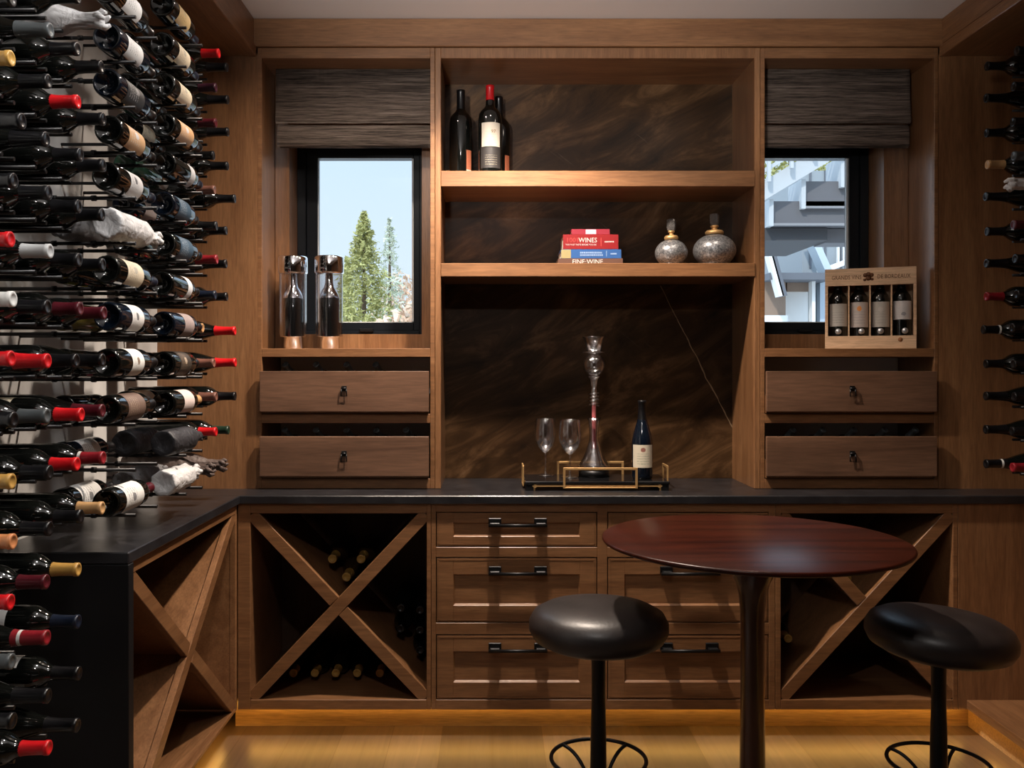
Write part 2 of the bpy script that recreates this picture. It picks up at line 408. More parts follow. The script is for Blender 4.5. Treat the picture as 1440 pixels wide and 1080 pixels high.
# ------------------------------------------------------------------ upper built-ins
def tower(side):
    if side == 'left':
        xf0, xf1, xo0, xo1 = PX(361.5, DU), PX(612, DU), PX(368, DU), PX(605, DU)
    else:
        xf0, xf1, xo0, xo1 = PX(1069, DU), PX(1320, DU), PX(1075.5, DU), PX(1314, DU)
    xf0 += .0015; xf1 -= .0015
    word = 'left' if side == 'left' else 'right'
    t = thing('window_cabinet', 'tall stained wood wall cabinet around the %s window with two open bottle drawers' % word, 'cabinet', ((xf0+xf1)/2, DU, ZK))
    zr = [PZ(v, DU) for v in (490, 502, 582, 595, 673)]
    f = MB(); y0, y1 = DU, DU+.022; bv = .0015
    ztop = PZ(66.5, DU)-.0015
    f.box(xf0, xo0, y0, y1, ZK+.0005, ztop, bv).box(xo1, xf1, y0, y1, ZK+.0005, ztop, bv)
    f.box(xo0, xo1, y0, y1, ZT, ztop, bv).box(xo0, xo1, y0, y1, zr[1], zr[0], bv)
    f.box(xo0, xo1, y0, y1, zr[3], zr[2], bv).box(xo0, xo1, y0, y1, ZK+.0005, zr[4], bv)
    part('face_frame', f, M['wood_x'], t)
    for sa, sb in ((xf0, xo0-.002), (xo1+.002, xf1)): part('side_panel', MB().box(sa, sb, y1, DN-.002, ZK+.0005, ZT+.02), M['satin'], t)
    h = MB()
    h.box(xo0-.002, xo1+.002, y1, DN-.003, zr[1]+.002, zr[0]-.0005).box(xo0-.002, xo1+.002, y1, DN-.003, zr[3]+.002, zr[2]-.002)
    h.box(xo0-.002, xo1+.002, y1, DN-.003, ZK+.001, zr[4]-.002)
    h.box(xo0-.002, xo1+.002, y1, DN-.003, ZT+.0005, ZT+.02)
    part('shelf_board', h, M['wood_x'], t)
    bk = MB().box(xo0, xo1, DN-.012, DN-.004, ZK+.01, zr[1]); part('back_panel', bk, M['box_grey'], t)
    # inner lining around the window opening
    wx0, wx1 = (WL0, WL1) if side == 'left' else (WR0, WR1)
    yy0, yy1 = 3.755, 3.775
    l = MB(); l.box(xo0-.001, wx0, yy0, yy1, zr[0], ZT, .001).box(wx1, xo1+.001, yy0, yy1, zr[0], ZT, .001)
    l.box(wx0, wx1, yy0, yy1, zr[0], WZ0, .001).box(wx0, wx1, yy0, yy1, WZ1, ZT, .001)
    l.box(wx0-.018, wx0, yy1, 3.899, WZ0, WZ1).box(wx1, wx1+.018, yy1, 3.899, WZ0, WZ1)
    l.box(wx0-.018, wx1+.018, yy1, 3.899, WZ0-.018, WZ0-.001).box(wx0-.018, wx1+.018, yy1, 3.899, WZ1, WZ1+.018)
    part('window_lining', l, M['satin'], t)
    # drawers pulled slightly open
    dd = DU-.034
    for k, (ya, yb_) in enumerate(((522, 579), (614, 670))):
        xa, xb = (PX(365, dd), PX(603, dd)) if side == 'left' else (PX(1078.5, dd), PX(1318, dd))
        za, zb = PZ(yb_, dd), PZ(ya, dd)
        if side == 'left': xi0, xi1 = max(xa, xo0)+.006, xb-.004
        else: xi0, xi1 = xa+.004, min(xb, xo1)-.006
        fl = (zr[2], zr[4])[k]+.004
        d = MB(); d.box(xa, xb, dd, dd+.019, za, zb, .0015)
        dr = part('drawer', d, M['drawer_wood'], t)
        bx = MB(); bx.box(xi0, xi1, dd+.019, DN-.06, fl, fl+.012)
        bx.box(xi0, xi0+.012, dd+.019, DN-.06, fl+.012, fl+.07).box(xi1-.012, xi1, dd+.019, DN-.06, fl+.012, fl+.07)
        part('drawer_box', bx, M['wood_y'], dr)
        cx = (xa+xb)/2; cz = (za+zb)/2
        p = MB(); p.box(cx-.010, cx+.010, dd-.004, dd, cz+.002, cz+.022, .001)
        p.tube([(cx-.011, dd-.007, cz+.012), (cx+.011, dd-.007, cz+.012)], .004, 8)
        p.tube([(cx-.010, dd-.008, cz+.010), (cx-.0115, dd-.010, cz-.018), (cx+.0115, dd-.010, cz-.018), (cx+.010, dd-.008, cz+.010)], .0028, 6)
        part('ring_pull', p, M['black'], dr)
    return t, zr
TL, ZR = tower('left'); TR, _ = tower('right')
# centre niche
xn0, xn1 = PX(620, DU), PX(1061, DU)
cl, cr = PX(612, DU), PX(1069, DU)
t = thing('display_niche', 'open stained wood display niche with two thick shelves between the windows', 'shelving', ((xn0+xn1)/2, DU, ZK))
f = MB(); ztop = PZ(66.5, DU)-.0015
f.box(cl, xn0, DU, DU+.022, ZK+.0005, ztop, .0015).box(xn1, cr, DU, DU+.022, ZK+.0005, ztop, .0015).box(xn0, xn1, DU, DU+.022, ZT, ztop, .0015)
part('face_frame', f, M['wood_z'], t)
for sa, sb in ((cl+.001, xn0-.0005), (xn1+.0005, cr-.001)): part('side_panel', MB().box(sa, sb, DU+.022, DN, ZK+.0005, ZT+.02), M['satin'], t)
part('top_panel', MB().box(xn0-.0005, xn1+.0005, DU+.022, DN, ZT+.0005, ZT+.02), M['wood_x'], t)
SH1, SH2 = PZ(240, DU-.004), PZ(370, DU-.004)
for za, zb in ((SH1, PZ(262.5, DU)), (SH2, PZ(389, DU))):
    part('shelf', MB().box(xn0, xn1+.002, DU-.004, DN-.0015, zb, za, .0018), M['wood_x'], t)
single('stone_backsplash', MB().box(xn0-.002, xn1+.002, DN, DN+.03, ZK+.0005, ZT+.01), M['slab'],
       'dark brown veined stone slab lining the back of the centre niche', 'backsplash')

# ------------------------------------------------------------------ worktop (L shaped) and base cabinets
XE = -.948                                        # left run front edge
YN = 2.319                                        # near end of left run
b = MB(); b.box(XL+.001, XR-.001, DC, DN+.03, PZ(709, DC), ZK, .003); b.box(XL+.001, XE, YN, DC+.004, PZ(709, DC)+.0001, ZK-.00005, .003)
w = thing('worktop', 'black soapstone worktop running along the back wall and turning down the left side', 'worktop', (0, 3.6, .88))
part('stone_top', b, M['stone_black'], w)
ZU = PZ(709, DC)
part('waterfall_end', MB().box(XL+.001, XE, YN, YN+.033, .0, ZU-.0005, .002), M['stone_shaded'], w)

Zb0, Zb1, Zt1 = PZ(998, DL), PZ(984, DL), PZ(722, DL)
def xboards(mb_front, xc, zc, wx, hz, yface, depth):
    ang = math.atan2(hz, wx); ln = math.hypot(wx, hz)
    for s in (1, -1):
        m = Matrix.Translation((xc, yface+.012, zc)) @ Matrix.Rotation(-s*ang, 4, 'Y')
        l2 = ln-.010
        m2 = Matrix.Translation((xc, yface+.022+depth/2, zc)) @ Matrix.Rotation(-s*ang, 4, 'Y')
        if s == 1:
            mb_front.obox((l2, .022, .046), m, .0015); mb_front.obox((ln-.03, depth, .018), m2)
        else:
            h = (l2-.050)/2
            for q in (1, -1):
                mm = m @ Matrix.Translation((q*(h/2+.0245), 0, 0)); mb_front.obox((h, .0215, .046), mm, .0015)
                mm = m2 @ Matrix.Translation((q*((ln-.03)/4+.005), 0, 0)); mb_front.obox(((ln-.03)/2-.012, depth, .018), mm)
def bin_cab(xa, xb, xo0, xo1, label):
    t = thing('bottle_bin_cabinet', label, 'cabinet', ((xa+xb)/2, DL, Zb0))
    f = MB(); y0, y1 = DL, DL+.022
    f.box(xa, xo0, y0, y1, Zb0, ZU-.0005, .0015).box(xo1, xb, y0, y1, Zb0, ZU-.0005, .0015)
    f.box(xo0, xo1, y0, y1, Zt1, ZU-.0005, .0015).box(xo0, xo1, y0, y1, Zb0, Zb1, .0015)
    part('face_frame', f, M['wood_x'], t)
    c = MB(); yb = DN+.02
    c.box(xa, xo0-.001, y1, yb, Zb0, ZU-.001).box(xo1+.001, xb, y1, yb, Zb0, ZU-.001)
    c.box(xo0-.001, xo1+.001, y1, yb, Zb0, Zb1-.001)
    part('carcass', c, M['wood_x'], t)
    part('back_panel', MB().box(xo0-.001, xo1+.001, yb-.012, yb, Zb1, ZU-.001), M['shaded_inner_wood'], t)
    x = MB(); xboards(x, (xo0+xo1)/2, (Zb1+Zt1)/2, xo1-xo0, Zt1-Zb1, DL+.001, .44)
    part('x_divider', x, M['wood_x'], t)
    return t
b1 = (-.9605, PX(606, DL)); b2 = (PX(606.5, DL), PX(1090, DL)); b3 = (PX(1090.5, DL), PX(1347, DL))
bin_cab(*b1, PX(352, DL), PX(600, DL), 'stained wood cabinet with an x-shaped bottle divider under the worktop, left of the drawers')
bin_cab(*b3, PX(1098, DL), PX(1340, DL), 'stained wood cabinet with an x-shaped bottle divider behind the round table')
t = thing('drawer_cabinet', 'stained wood base cabinet with six panelled drawers under the stone niche', 'cabinet', ((b2[0]+b2[1])/2, DL, Zb0))
cols_ = ((613, 840), (854, 1081)); rows_ = ((720, 769.5), (783.5, 876), (892, 984))
f = MB(); y0, y1 = DL, DL+.022
fx = [b2[0], PX(613, DL), PX(840, DL), PX(854, DL), PX(1081, DL), b2[1]]
for a, c in ((0, 1), (2, 3), (4, 5)): f.box(fx[a], fx[c], y0, y1, Zb0, ZU-.0005, .0012)
zz = [ZU-.0005]+[PZ(v, DL) for r in rows_ for v in r]+[Zb0]
for a in (0, 2, 4, 6):
    for c in (1, 3): f.box(fx[c], fx[c+1], y0, y1, zz[a+1], zz[a], .0012)
part('face_frame', f, M['wood_x'], t)
c = MB().box(b2[0], b2[0]+.016, y1, DN, Zb0, ZU-.001).box(b2[1]-.016, b2[1], y1, DN, Zb0, ZU-.001).box(b2[0]+.016, b2[1]-.016, y1, DN, Zb0, Zb0+.016).box(b2[0]+.016, b2[1]-.016, DN-.012, DN, Zb0+.016, ZU-.001)
part('carcass', c, M['shaded_inner_wood'], t)
for xa, xb in cols_:
    for j, (ya, yb_) in enumerate(rows_):
        X0, X1, Z1, Z0 = PX(xa, DL)+.0035, PX(xb, DL)-.0035, PZ(ya, DL)-.0035, PZ(yb_, DL)+.0035
        bw = .062; bh = .037 if j == 0 else .062
        d = MB(); yf = DL+.001
        d.box(X0, X0+bw, yf, yf+.02, Z0, Z1, .001).box(X1-bw, X1, yf, yf+.02, Z0, Z1, .001)
        d.box(X0+bw, X1-bw, yf, yf+.02, Z1-bh, Z1, .001).box(X0+bw, X1-bw, yf, yf+.02, Z0, Z0+bh, .001)
        d.box(X0+bw, X1-bw, yf+.010, yf+.018, Z0+bh, Z1-bh)
        # sloped moulding inside the frame
        a0, a1, c0, c1 = X0+bw, X1-bw, Z0+bh, Z1-bh; q = .0055
        vs = [d.bm.verts.new(p) for p in ((a0, yf+.001, c0), (a1, yf+.001, c0), (a1, yf+.001, c1), (a0, yf+.001, c1), (a0+q, yf+.0098, c0+q), (a1-q, yf+.0098, c0+q), (a1-q, yf+.0098, c1-q), (a0+q, yf+.0098, c1-q))]
        for k in range(4): d.bm.faces.new((vs[k], vs[(k+1) % 4], vs[4+(k+1) % 4], vs[4+k]))
        # thin bead round the rim
        for (e0, e1, g0, g1) in ((X0+.006, X1-.006, Z1-.009, Z1-.006), (X0+.006, X1-.006, Z0+.006, Z0+.009)):
            d.box(e0, e1, yf-.0012, yf+.001, g0, g1)
        for (e0, e1) in ((X0+.006, X0+.009), (X1-.009, X1-.006)): d.box(e0, e1, yf-.0012, yf+.001, Z0+.006, Z1-.006)
        dr = part('drawer', d, M['wood_x'], t)
        xc = (PX(xa, DL)+PX(xb, DL))/2+.004; zh = PZ((735, 802.5, 910)[j], DL); hw = .110
        h = MB()
        for s in (-1, 1):
            h.box(xc+s*(hw-.024)-.024, xc+s*(hw-.024)+.024, yf-.010, yf-.001, zh-.013, zh+.018, .002)
            h.box(xc+s*(hw-.024)-.018, xc+s*(hw-.024)+.018, yf-.030, yf-.009, zh-.013, zh+.003, .002)
        h.tube([(xc-hw, yf-.030, zh-.006), (xc+hw, yf-.030, zh-.006)], .0065, 10)
        part('bar_handle', h, M['black'], dr)
# plain panel right of the right bin
single('wood_end_panel', MB().box(PX(1347, DL)+.001, XR, DL, DL+.022, Zb0, ZU-.0005, .001), M['wood_z'], 'plain stained wood panel under the worktop at the far right', 'panel')
# left run cabinet (faces +X)
XFc = XE-.014
t = thing('bottle_bin_cabinet', 'stained wood cabinet with an x-shaped divider along the left wall behind the black stone end', 'cabinet', (XFc, 2.85, Zb0))
y0, y1 = YN+.034, DL-.002
yo0, yo1 = y0+.012, y1-.022
f = MB(); f.box(XFc-.022, XFc, y0, yo0, Zb0, ZU-.0005, .0015).box(XFc-.022, XFc, yo1, y1, Zb0, ZU-.0005, .0015)
f.box(XFc-.022, XFc, yo0, yo1, ZU-.036, ZU-.0005, .0015).box(XFc-.022, XFc, yo0, yo1, Zb0, Zb0+.013, .0015)
part('face_frame', f, M['wood_y'], t)
c = MB(); xb_ = XL+.004
c.box(xb_, XFc-.022, y0, yo0-.001, Zb0, ZU-.001).box(xb_, XFc-.022, yo1+.001, y1, Zb0, ZU-.001).box(xb_, XFc-.022, yo0, yo1, Zb0, Zb0+.012).box(xb_, xb_+.012, yo0, yo1, Zb0+.012, ZU-.001)
part('carcass', c, M['wood_y'], t)
x = MB(); xboards(x, 0, 0, yo1-yo0, ZU-.036-Zb0-.013, .001, xb_*-1+XFc-.06)
bmesh.ops.transform(x.bm, matrix=Matrix.Translation((XFc, (yo0+yo1)/2, (ZU-.036+Zb0+.013)/2)) @ Matrix.Rotation(R(90), 4, 'Z'), verts=x.bm.verts)
part('x_divider', x, M['wood_y'], t)
# toe kicks (setting) + plinth of the right bottle wall + led strips
TK = 3.458
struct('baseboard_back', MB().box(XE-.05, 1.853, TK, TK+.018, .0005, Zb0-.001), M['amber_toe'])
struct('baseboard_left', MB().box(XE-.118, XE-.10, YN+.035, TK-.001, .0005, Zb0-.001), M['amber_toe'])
XP = PX(1359, DL)
zp = PZ(984, DL)
single('plinth', MB().box(XP, XR, -.6, DL-.001, zp-.034, zp, .002), M['wood_y'], 'low stained wood plinth along the foot of the right wall, lit from beneath', 'plinth')
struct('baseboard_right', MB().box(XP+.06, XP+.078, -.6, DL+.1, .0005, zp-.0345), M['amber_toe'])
single('led_strip', MB().box(XE+.01, XP+.03, TK-.016, TK-.008, Zb0-.009, Zb0-.002), M['led'], 'amber light strip glowing under the back cabinets', 'light strip')
single('led_strip', MB().box(XP+.050, XP+.057, -.6, DL-.05, zp-.0445, zp-.0355), M['led'], 'amber light strip glowing under the right plinth', 'light strip')
single('led_strip', MB().box(XE-.09, XE-.08, YN+.06, TK-.05, Zb0-.010, Zb0-.002), M['led'], 'amber light strip glowing under the left cabinet', 'light strip')

# ------------------------------------------------------------------ roman shades
def shade(x0, x1, label):
    t = thing('roman_shade', label, 'window shade', ((x0+x1)/2, 3.66, ZT))
    yy = 3.655; zt = ZT-.001; zm = PZ(173, yy); zb = PZ(207, yy)
    def sheet(prof, th=.004, n=40, xa=x0, xb=x1):
        m = MB(); g = []
        for i in range(n+1):
            u = i/n; x = xa+(xb-xa)*u; wv = .0022*math.sin(u*9+1)+.0015*math.sin(u*23)
            g.append([m.bm.verts.new((x, y+wv, z+wv*.5)) for y, z in prof])
        for i in range(n):
            for j in range(len(prof)-1): m.bm.faces.new((g[i][j], g[i+1][j], g[i+1][j+1], g[i][j+1])).smooth = True
        bmesh.ops.solidify(m.bm, geom=m.bm.faces[:], thickness=th); return m
    part('upper_fabric', sheet([(yy, zt), (yy-.002, (zt+zm)/2), (yy-.012, zm+.010), (yy-.012, zm+.003), (yy-.002, zm-.002)]), M['weave'], t)
    part('lower_fold', sheet([(yy+.010, zm-.006), (yy+.004, zm-.008), (yy-.001, zm-.016), (yy-.007, (zm+zb)/2), (yy-.005, zb+.008), (yy+.004, zb-.002), (yy+.016, zb), (yy+.020, zb+.03)], xa=x0+.006, xb=x1-.004), M['weave'], t)
    part('headrail', MB().box(x0+.01, x1-.01, yy+.008, yy+.05, zt-.03, zt), M['frame_black'], t)
shade(PX(388, 3.655), -.244, 'dark woven grass roman shade above the left window')
shade(1.085, PX(1279, 3.655), 'dark woven grass roman shade above the right window')

# ------------------------------------------------------------------ bottles
PROF = {
 'bordeaux': ([(0, .028), (.018, .022), (.029, .003), (.033, 0), (.0362, .002), (.0375, .008), (.0375, .186), (.0368, .198), (.0335, .210), (.027, .221), (.0195, .231), (.0158, .243), (.0146, .258), (.0142, .296), (0, .298)],
              [(.0178, .2345), (.0160, .244), (.0150, .258), (.0147, .289), (.0160, .291), (.0160, .2995), (.0145, .3005), (.010, .3005), (.0095, .2998), (0, .2998)], (.048, .148), .0375),
 'burgundy': ([(0, .026), (.018, .02), (.030, .003), (.034, 0), (.0385, .003), (.040, .010), (.040, .135), (.0385, .152), (.034, .172), (.027, .196), (.0205, .216), (.0165, .236), (.0150, .255), (.0145, .296), (0, .298)],
              [(.0186, .227), (.0170, .236), (.0156, .255), (.0150, .289), (.0163, .291), (.0163, .2995), (.0145, .3005), (.010, .3005), (.0095, .2998), (0, .2998)], (.038, .118), .040),
}
_mesh = {}
def glass_mesh(shape, mat):
    k = ('g', shape, mat)
    if k not in _mesh: _mesh[k] = MB().lathe(PROF[shape][0], 28).mesh('glass_body', M[mat])
    return _mesh[k]
def cap_mesh(shape, c):
    k = ('c', shape, c)
    if k not in _mesh: _mesh[k] = MB().lathe(PROF[shape][1], 20).mesh('foil_capsule', foil(CAP[c]))
    return _mesh[k]
def label_mesh(r, z0, z1, half, mat, seg=16):
    k = ('l', r, z0, z1, half, mat.name)
    if k in _mesh: return _mesh[k]
    bm = bmesh.new(); uvl = bm.loops.layers.uv.new('UVMap'); g = []
    for i in range(seg+1):
        a = R(-half+2*half*i/seg)
        g.append([bm.verts.new((r*math.cos(a), r*math.sin(a), z)) for z in (z0, z1)])
    for i in range(seg):
        f = bm.faces.new((g[i][0], g[i+1][0], g[i+1][1], g[i][1])); f.smooth = True
        for lp, (u, v) in zip(f.loops, ((i/seg, 0), ((i+1)/seg, 0), ((i+1)/seg, 1), (i/seg, 1))): lp[uvl].uv = (u, v)
    me = bpy.data.meshes.new('paper_label'); bm.to_mesh(me); bm.free(); me.materials.append(mat); _mesh[k] = me
    return me
# label papers: name -> (words, material, half angle, (z0,z1) or None, scale)
def LM(*a, **k): return label_mat(*a, **k)
PAPER = {
 'white':   ('white printed label', LM((.66, .65, .63)), 72, None),
 'script':  ('large-lettered white label', LM((.64, .64, .62), (.05, .05, .06), (.10, .10, .11), .45), 80, (.04, .160)),
 'bird':    ('brown bird label', LM((.66, .66, .63), (.2, .2, .2), (.12, .06, .02), .5), 75, (.075, .150)),
 'mono':    ('black monogram label', LM((.66, .65, .64), (.1, .1, .1), (.02, .02, .025), .45), 75, (.07, .150)),
 'cream':   ('cream label', LM((.60, .53, .40), (.12, .1, .08), (.35, .33, .28), .5), 72, None),
 'yellow':  ('yellow-tan label', LM((.60, .45, .22), (.2, .13, .06), (.42, .36, .2), .5), 72, None),
 'tan':     ('tan-white label', LM((.60, .36, .18), (.65, .65, .66), (.62, .62, .64), .5), 72, (.045, .155)),
 'blackl':  ('black and silver label', LM((.018, .017, .018), (.45, .44, .43), (.22, .21, .21), .6), 80, (.045, .155)),
 'navyl':   ('navy striped label', LM((.02, .05, .085), (.45, .5, .55)), 80, (.04, .15)),
 'collar':  ('narrow white shoulder label', LM((.55, .56, .58), (.2, .2, .22)), 80, (.125, .165)),
 'mauve':   ('grey-mauve label', LM((.25, .20, .195), (.12, .1, .1)), 78, (.085, .165)),
 'ornate':  ('gold-ornamented dark label', LM((.03, .022, .016), (.3, .2, .12), (.34, .27, .2), .5), 80, (.05, .15)),
 'pinkish': ('plain pale pink label', LM((.60, .50, .47), (.4, .35, .33)), 75, (.075, .165)),
 'brownl':  ('brown striped label', LM((.13, .082, .062), (.35, .27, .2)), 78, (.05, .165)),
 'orange':  ('orange-brown label', LM((.32, .09, .03), (.5, .25, .08)), 80, (.045, .17)),
 'dot':     ('white label with a red dot', LM((.62, .61, .58), (.3, .3, .3), (.45, .01, .01), .25), 75, (.06, .17)),
}
PLAINLAB = {}
bottle_count = 0
def bottle(loc, rot, cap, desc, shape='bordeaux', glass='dark_glass', paper=None, spin=0, group=None, scale=1.0, parts=True, cat='wine bottle', name='wine_bottle', band=False):
    rm = Euler(rot).to_matrix() @ Matrix.Rotation(R(spin), 3, 'Z')
    t = thing(name, desc, cat, loc, rm.to_euler(), group)
    t.scale = (scale,)*3
    link('glass_body', glass_mesh(shape, glass), t)
    if cap: link('foil_capsule', cap_mesh(shape, cap), t)
    if band:
        k = ('band', shape)
        if k not in _mesh: _mesh[k] = MB().lathe([(.0170, .2405), (.0162, .2475)], 20).mesh('cap_band', foil(CAP['white']))
        link('capsule_band', _mesh[k], t)
    if paper:
        w, m, half, zz_ = PAPER[paper]
        z0, z1 = zz_ or PROF[shape][2]
        if shape == 'burgundy': z1 = min(z1, .130)
        link('paper_label', label_mesh(PROF[shape][3]+.0006, z0, z1, half, m), t)
    return t
def jit(a): return random.uniform(-a, a)
def tissue(name, c):
    m, nt, b_ = newmat(name)
    n = noise(nt, mapped(nt, (1, 1, 1)), 26, 3, .8)
    L(nt, ramp(nt, n, [(.3, tuple(x*.72 for x in c)), (.65, c)]), b_.inputs['Base Color'])
    b_.inputs['Roughness'].default_value = .6; bump(nt, b_, n, .7, .012); return m
TIS = dict(white=tissue('white tissue paper', (.66, .66, .67)), grey=tissue('grey tissue paper', (.22, .22, .23)), black=tissue('black tissue paper', (.022, .022, .027)), brown=tissue('brown crepe paper', (.10, .07, .06)))
def wrapped_mesh(c, twist=True, seed=1):
    k = ('w', c, twist, seed)
    if k in _mesh: return _mesh[k]
    rnd = random.Random(seed); amp = .0035 if c != 'black' else .0012
    prof = [(0, .012), (.022, .006), (.034, 0), (.0385, .004), (.0395, .02), (.0398, .06), (.0395, .10), (.0395, .14), (.0392, .18), (.037, .20), (.031, .218), (.024, .236), (.019, .25), (.0175, .27), (.0185, .29), (.0195, .30), (.012, .306), (0, .306)]
    if not twist: prof = prof[:-4]+[(.017, .292), (.016, .300), (0, .301)]
    mb = MB().lathe(prof, 36)
    for v in mb.bm.verts:
        r = math.hypot(v.co.x, v.co.y)
        if r > .008:
            a = math.atan2(v.co.y, v.co.x)
            d = amp*(math.sin(a*7+v.co.z*60)+.7*math.sin(a*13-v.co.z*90+seed))*.5+rnd.uniform(-amp, amp)*.45
            q = (r+d)/r; v.co.x *= q; v.co.y *= q
    if twist:                                         # loose crumpled tail past the neck
        for q in range(5):
            a = q*1.26+seed; rr = .013
            pts = [(rr*math.cos(a), rr*math.sin(a), .292), (rr*1.5*math.cos(a+.3), rr*1.5*math.sin(a+.3), .305), (rr*1.3*math.cos(a+.7), rr*1.3*math.sin(a+.7), .318)]
            mb.tube(pts, [.008, .0085, .004], 7)
    _mesh[k] = mb.mesh('wrapped_bottle', TIS[c]); return _mesh[k]
def wrapped(loc, rot, c, desc, twist=True, seed=1, spin=0):
    rm = Euler(rot).to_matrix() @ Matrix.Rotation(R(spin), 3, 'Z')
    o = link('wrapped_bottle', wrapped_mesh(c, twist, seed)); o.location = loc; o.rotation_euler = rm.to_euler()
    return tag(o, desc, 'wrapped bottle')

def ZR_(k): return 1.05+.12*k
ORD = ['zeroth', 'first', 'second', 'third', 'fourth', 'fifth', 'sixth', 'seventh', 'eighth', 'ninth', 'tenth', 'eleventh', 'twelfth', 'thirteenth']
def rowword(k):
    if k == 0: return 'lowest row above worktop'
    if k > 0: return '%s row above worktop' % ORD[k+1]
    return '%s row below worktop level' % ORD[-k]
RX, RXM, RY = (0, R(90), 0), (0, R(-90), 0), (R(-90), 0, 0)
XTIP = -.956
# columns whose necks point out into the room (left wall), nearest first: depth, {row: capsule}
COLS = [
 ('nearest', 1.777, {9: 'black', 8: 'gold', 7: 'black', 6: 'black', 5: 'red', 4: 'white', 3: 'red', 2: 'black', 1: 'gold', 0: 'copper', -1: 'red', -2: 'grey', -3: 'black', -4: 'black'}),
 ('second-nearest', 1.92, {9: 'grey', 8: 'black', 7: 'black', 6: 'black', 5: 'silver', 4: 'black', 3: 'red', 2: 'grey', 1: 'black', 0: 'black', -1: 'burgundy', -2: 'darkred', -3: 'black', -4: 'red'}),
 ('third-nearest', 2.06, {10: 'black', 9: 'black', 8: 'red', 7: 'black', 6: 'black', 5: 'black', 4: 'burgundy', 3: 'black', 2: 'red', 1: 'red', 0: 'black', -1: 'gold', -2: 'navy', -3: 'black', -4: 'black'}),
 ('fourth-nearest', 2.186, {10: 'W', 9: 'black', 8: 'black', 7: 'black', 6: 'black', 5: 'black', 4: 'burgundy', 3: 'black', 2: 'burgundy', 1: 'darkred', 0: 'tan'}),
 ('second-farthest', 3.096, {12: 'red', 11: 'purple', 10: 'burgundy', 9: 'black', 8: 'brown', 7: 'black', 6: 'darkred', 5: 'navy', 4: 'tan', 3: 'brown', 2: 'brown', 1: 'red', 0: 'WB'}),
 ('farthest', 3.235, {12: 'black', 11: 'black', 10: 'black', 9: 'black', 8: 'black', 7: 'black', 6: 'black', 5: 'black', 4: 'red', 3: 'red', 2: 'black', 1: 'green', 0: 'WB'}),
]
CLAB = {('third-nearest', 2): 'cream', ('second-nearest', 1): 'orange', ('third-nearest', -3): 'dot', ('second-nearest', -1): 'white', ('second-nearest', -3): 'white', ('third-nearest', -2): 'white'}
SHORT = {('second-farthest', 4): .05, ('second-farthest', 2): 0, ('fourth-nearest', 7): 0}
XT = {('farthest', 4): .022, ('farthest', 3): .022, ('farthest', 2): .022, ('farthest', 8): .02, ('second-farthest', 12): .006, ('second-farthest', 9): -.012, ('second-farthest', 4): -.05, ('nearest', 7): .02}
for cn, d, rows in COLS:
    rack = thing('peg_rack', 'black peg column holding the %s neck-out bottles on the left wall' % cn, 'bottle rack', (XL, d, 0))
    for k, cap in rows.items():
        z = ZR_(k); sh = 'burgundy' if random.random() < .22 else 'bordeaux'
        off = XT.get((cn, k), jit(.004))
        if cn in ('second-farthest', 'farthest') and (cn, k) not in XT: off -= .006
        xb0 = XTIP+off-.3005
        rad = PROF[sh][3]
        if cap == 'W':
            wrapped((xb0-.01, d, z), RX, 'white', 'bottle wrapped in white tissue, neck out, at the top of the left wall', True, 3)
        elif cap == 'WB':
            wrapped((xb0-.02, d, z), (0, R(92), 0), 'brown', 'brown crepe-wrapped bottle above the worktop, %s from the camera' % ('nearer' if cn[0] == 's' else 'farther'), True, 5 if cn[0] == 's' else 8, 40)
        else:
            desc = '%s-capped bottle, %s neck-out column of left wall, %s' % (CAPWORD[cap], cn, rowword(k))
            bottle((xb0, d+jit(.002), z), (0, R(90+jit(.8)), R(jit(1.0))), cap, desc, sh, paper=CLAB.get((cn, k)), spin=180+jit(30) if (cn, k) in CLAB else 0,
                   group='neck-out bottles on the left wall', band=(cn, k) in (('fourth-nearest', 1), ('second-nearest', -2)))
        lat = .024; c_ = rad+.0052; dz = math.sqrt(c_*c_-lat*lat)
        m = MB()
        for s in (-1, 1):
            m.tube([(XL, d+s*lat, z-dz), (-1.045, d+s*lat, z-dz)], .005, 8)
        if cap not in ('W', 'WB') or True: part('peg', m, M['peg'], rack)
# label-view bays on the left wall: bottles lie along the wall, base toward the camera
BAYS = [
 ('near', 2.28, {11: ('white', 'black'), 10: ('white', 'black'), 9: ('blackl', 'black'), 8: ('tan', 'black'), 7: ('mono', 'navy'), 6: 'white', 5: ('cream', 'navy'), 4: ('mono', 'black'), 3: ('bird', 'black'), 2: ('brownl', 'black'), 0: ('script', 'burgundy')},
  {6: 'grey', 5: (None, 'black'), 4: ('Y', 'black'), 3: (None, 'black'), 2: (None, 'burgundy'), 1: ('white', 'black'), 0: ('script', 'black')}),
 ('far', 2.67, {12: ('yellow', 'navy'), 11: ('cream', 'navy'), 10: ('cream', 'black'), 9: ('tan', 'black'), 8: ('collar', 'navy'), 7: ('navyl', 'black'), 6: ('navyl', 'black'), 5: ('collar', 'black'), 4: ('mauve', 'black'), 3: ('ornate', 'black'), 2: ('pinkish', 'tan'), 1: 'black', 0: 'white'},
  {11: (None, 'black'), 10: (None, 'black'), 9: ('cream', 'black'), 8: ('G', 'silver'), 7: ('pinkish', 'black'), 6: (None, 'black'), 5: (None, 'black'), 4: (None, 'red'), 3: (None, 'black'), 2: ('tan', 'black'), 1: 'black', 0: 'grey'}),
]
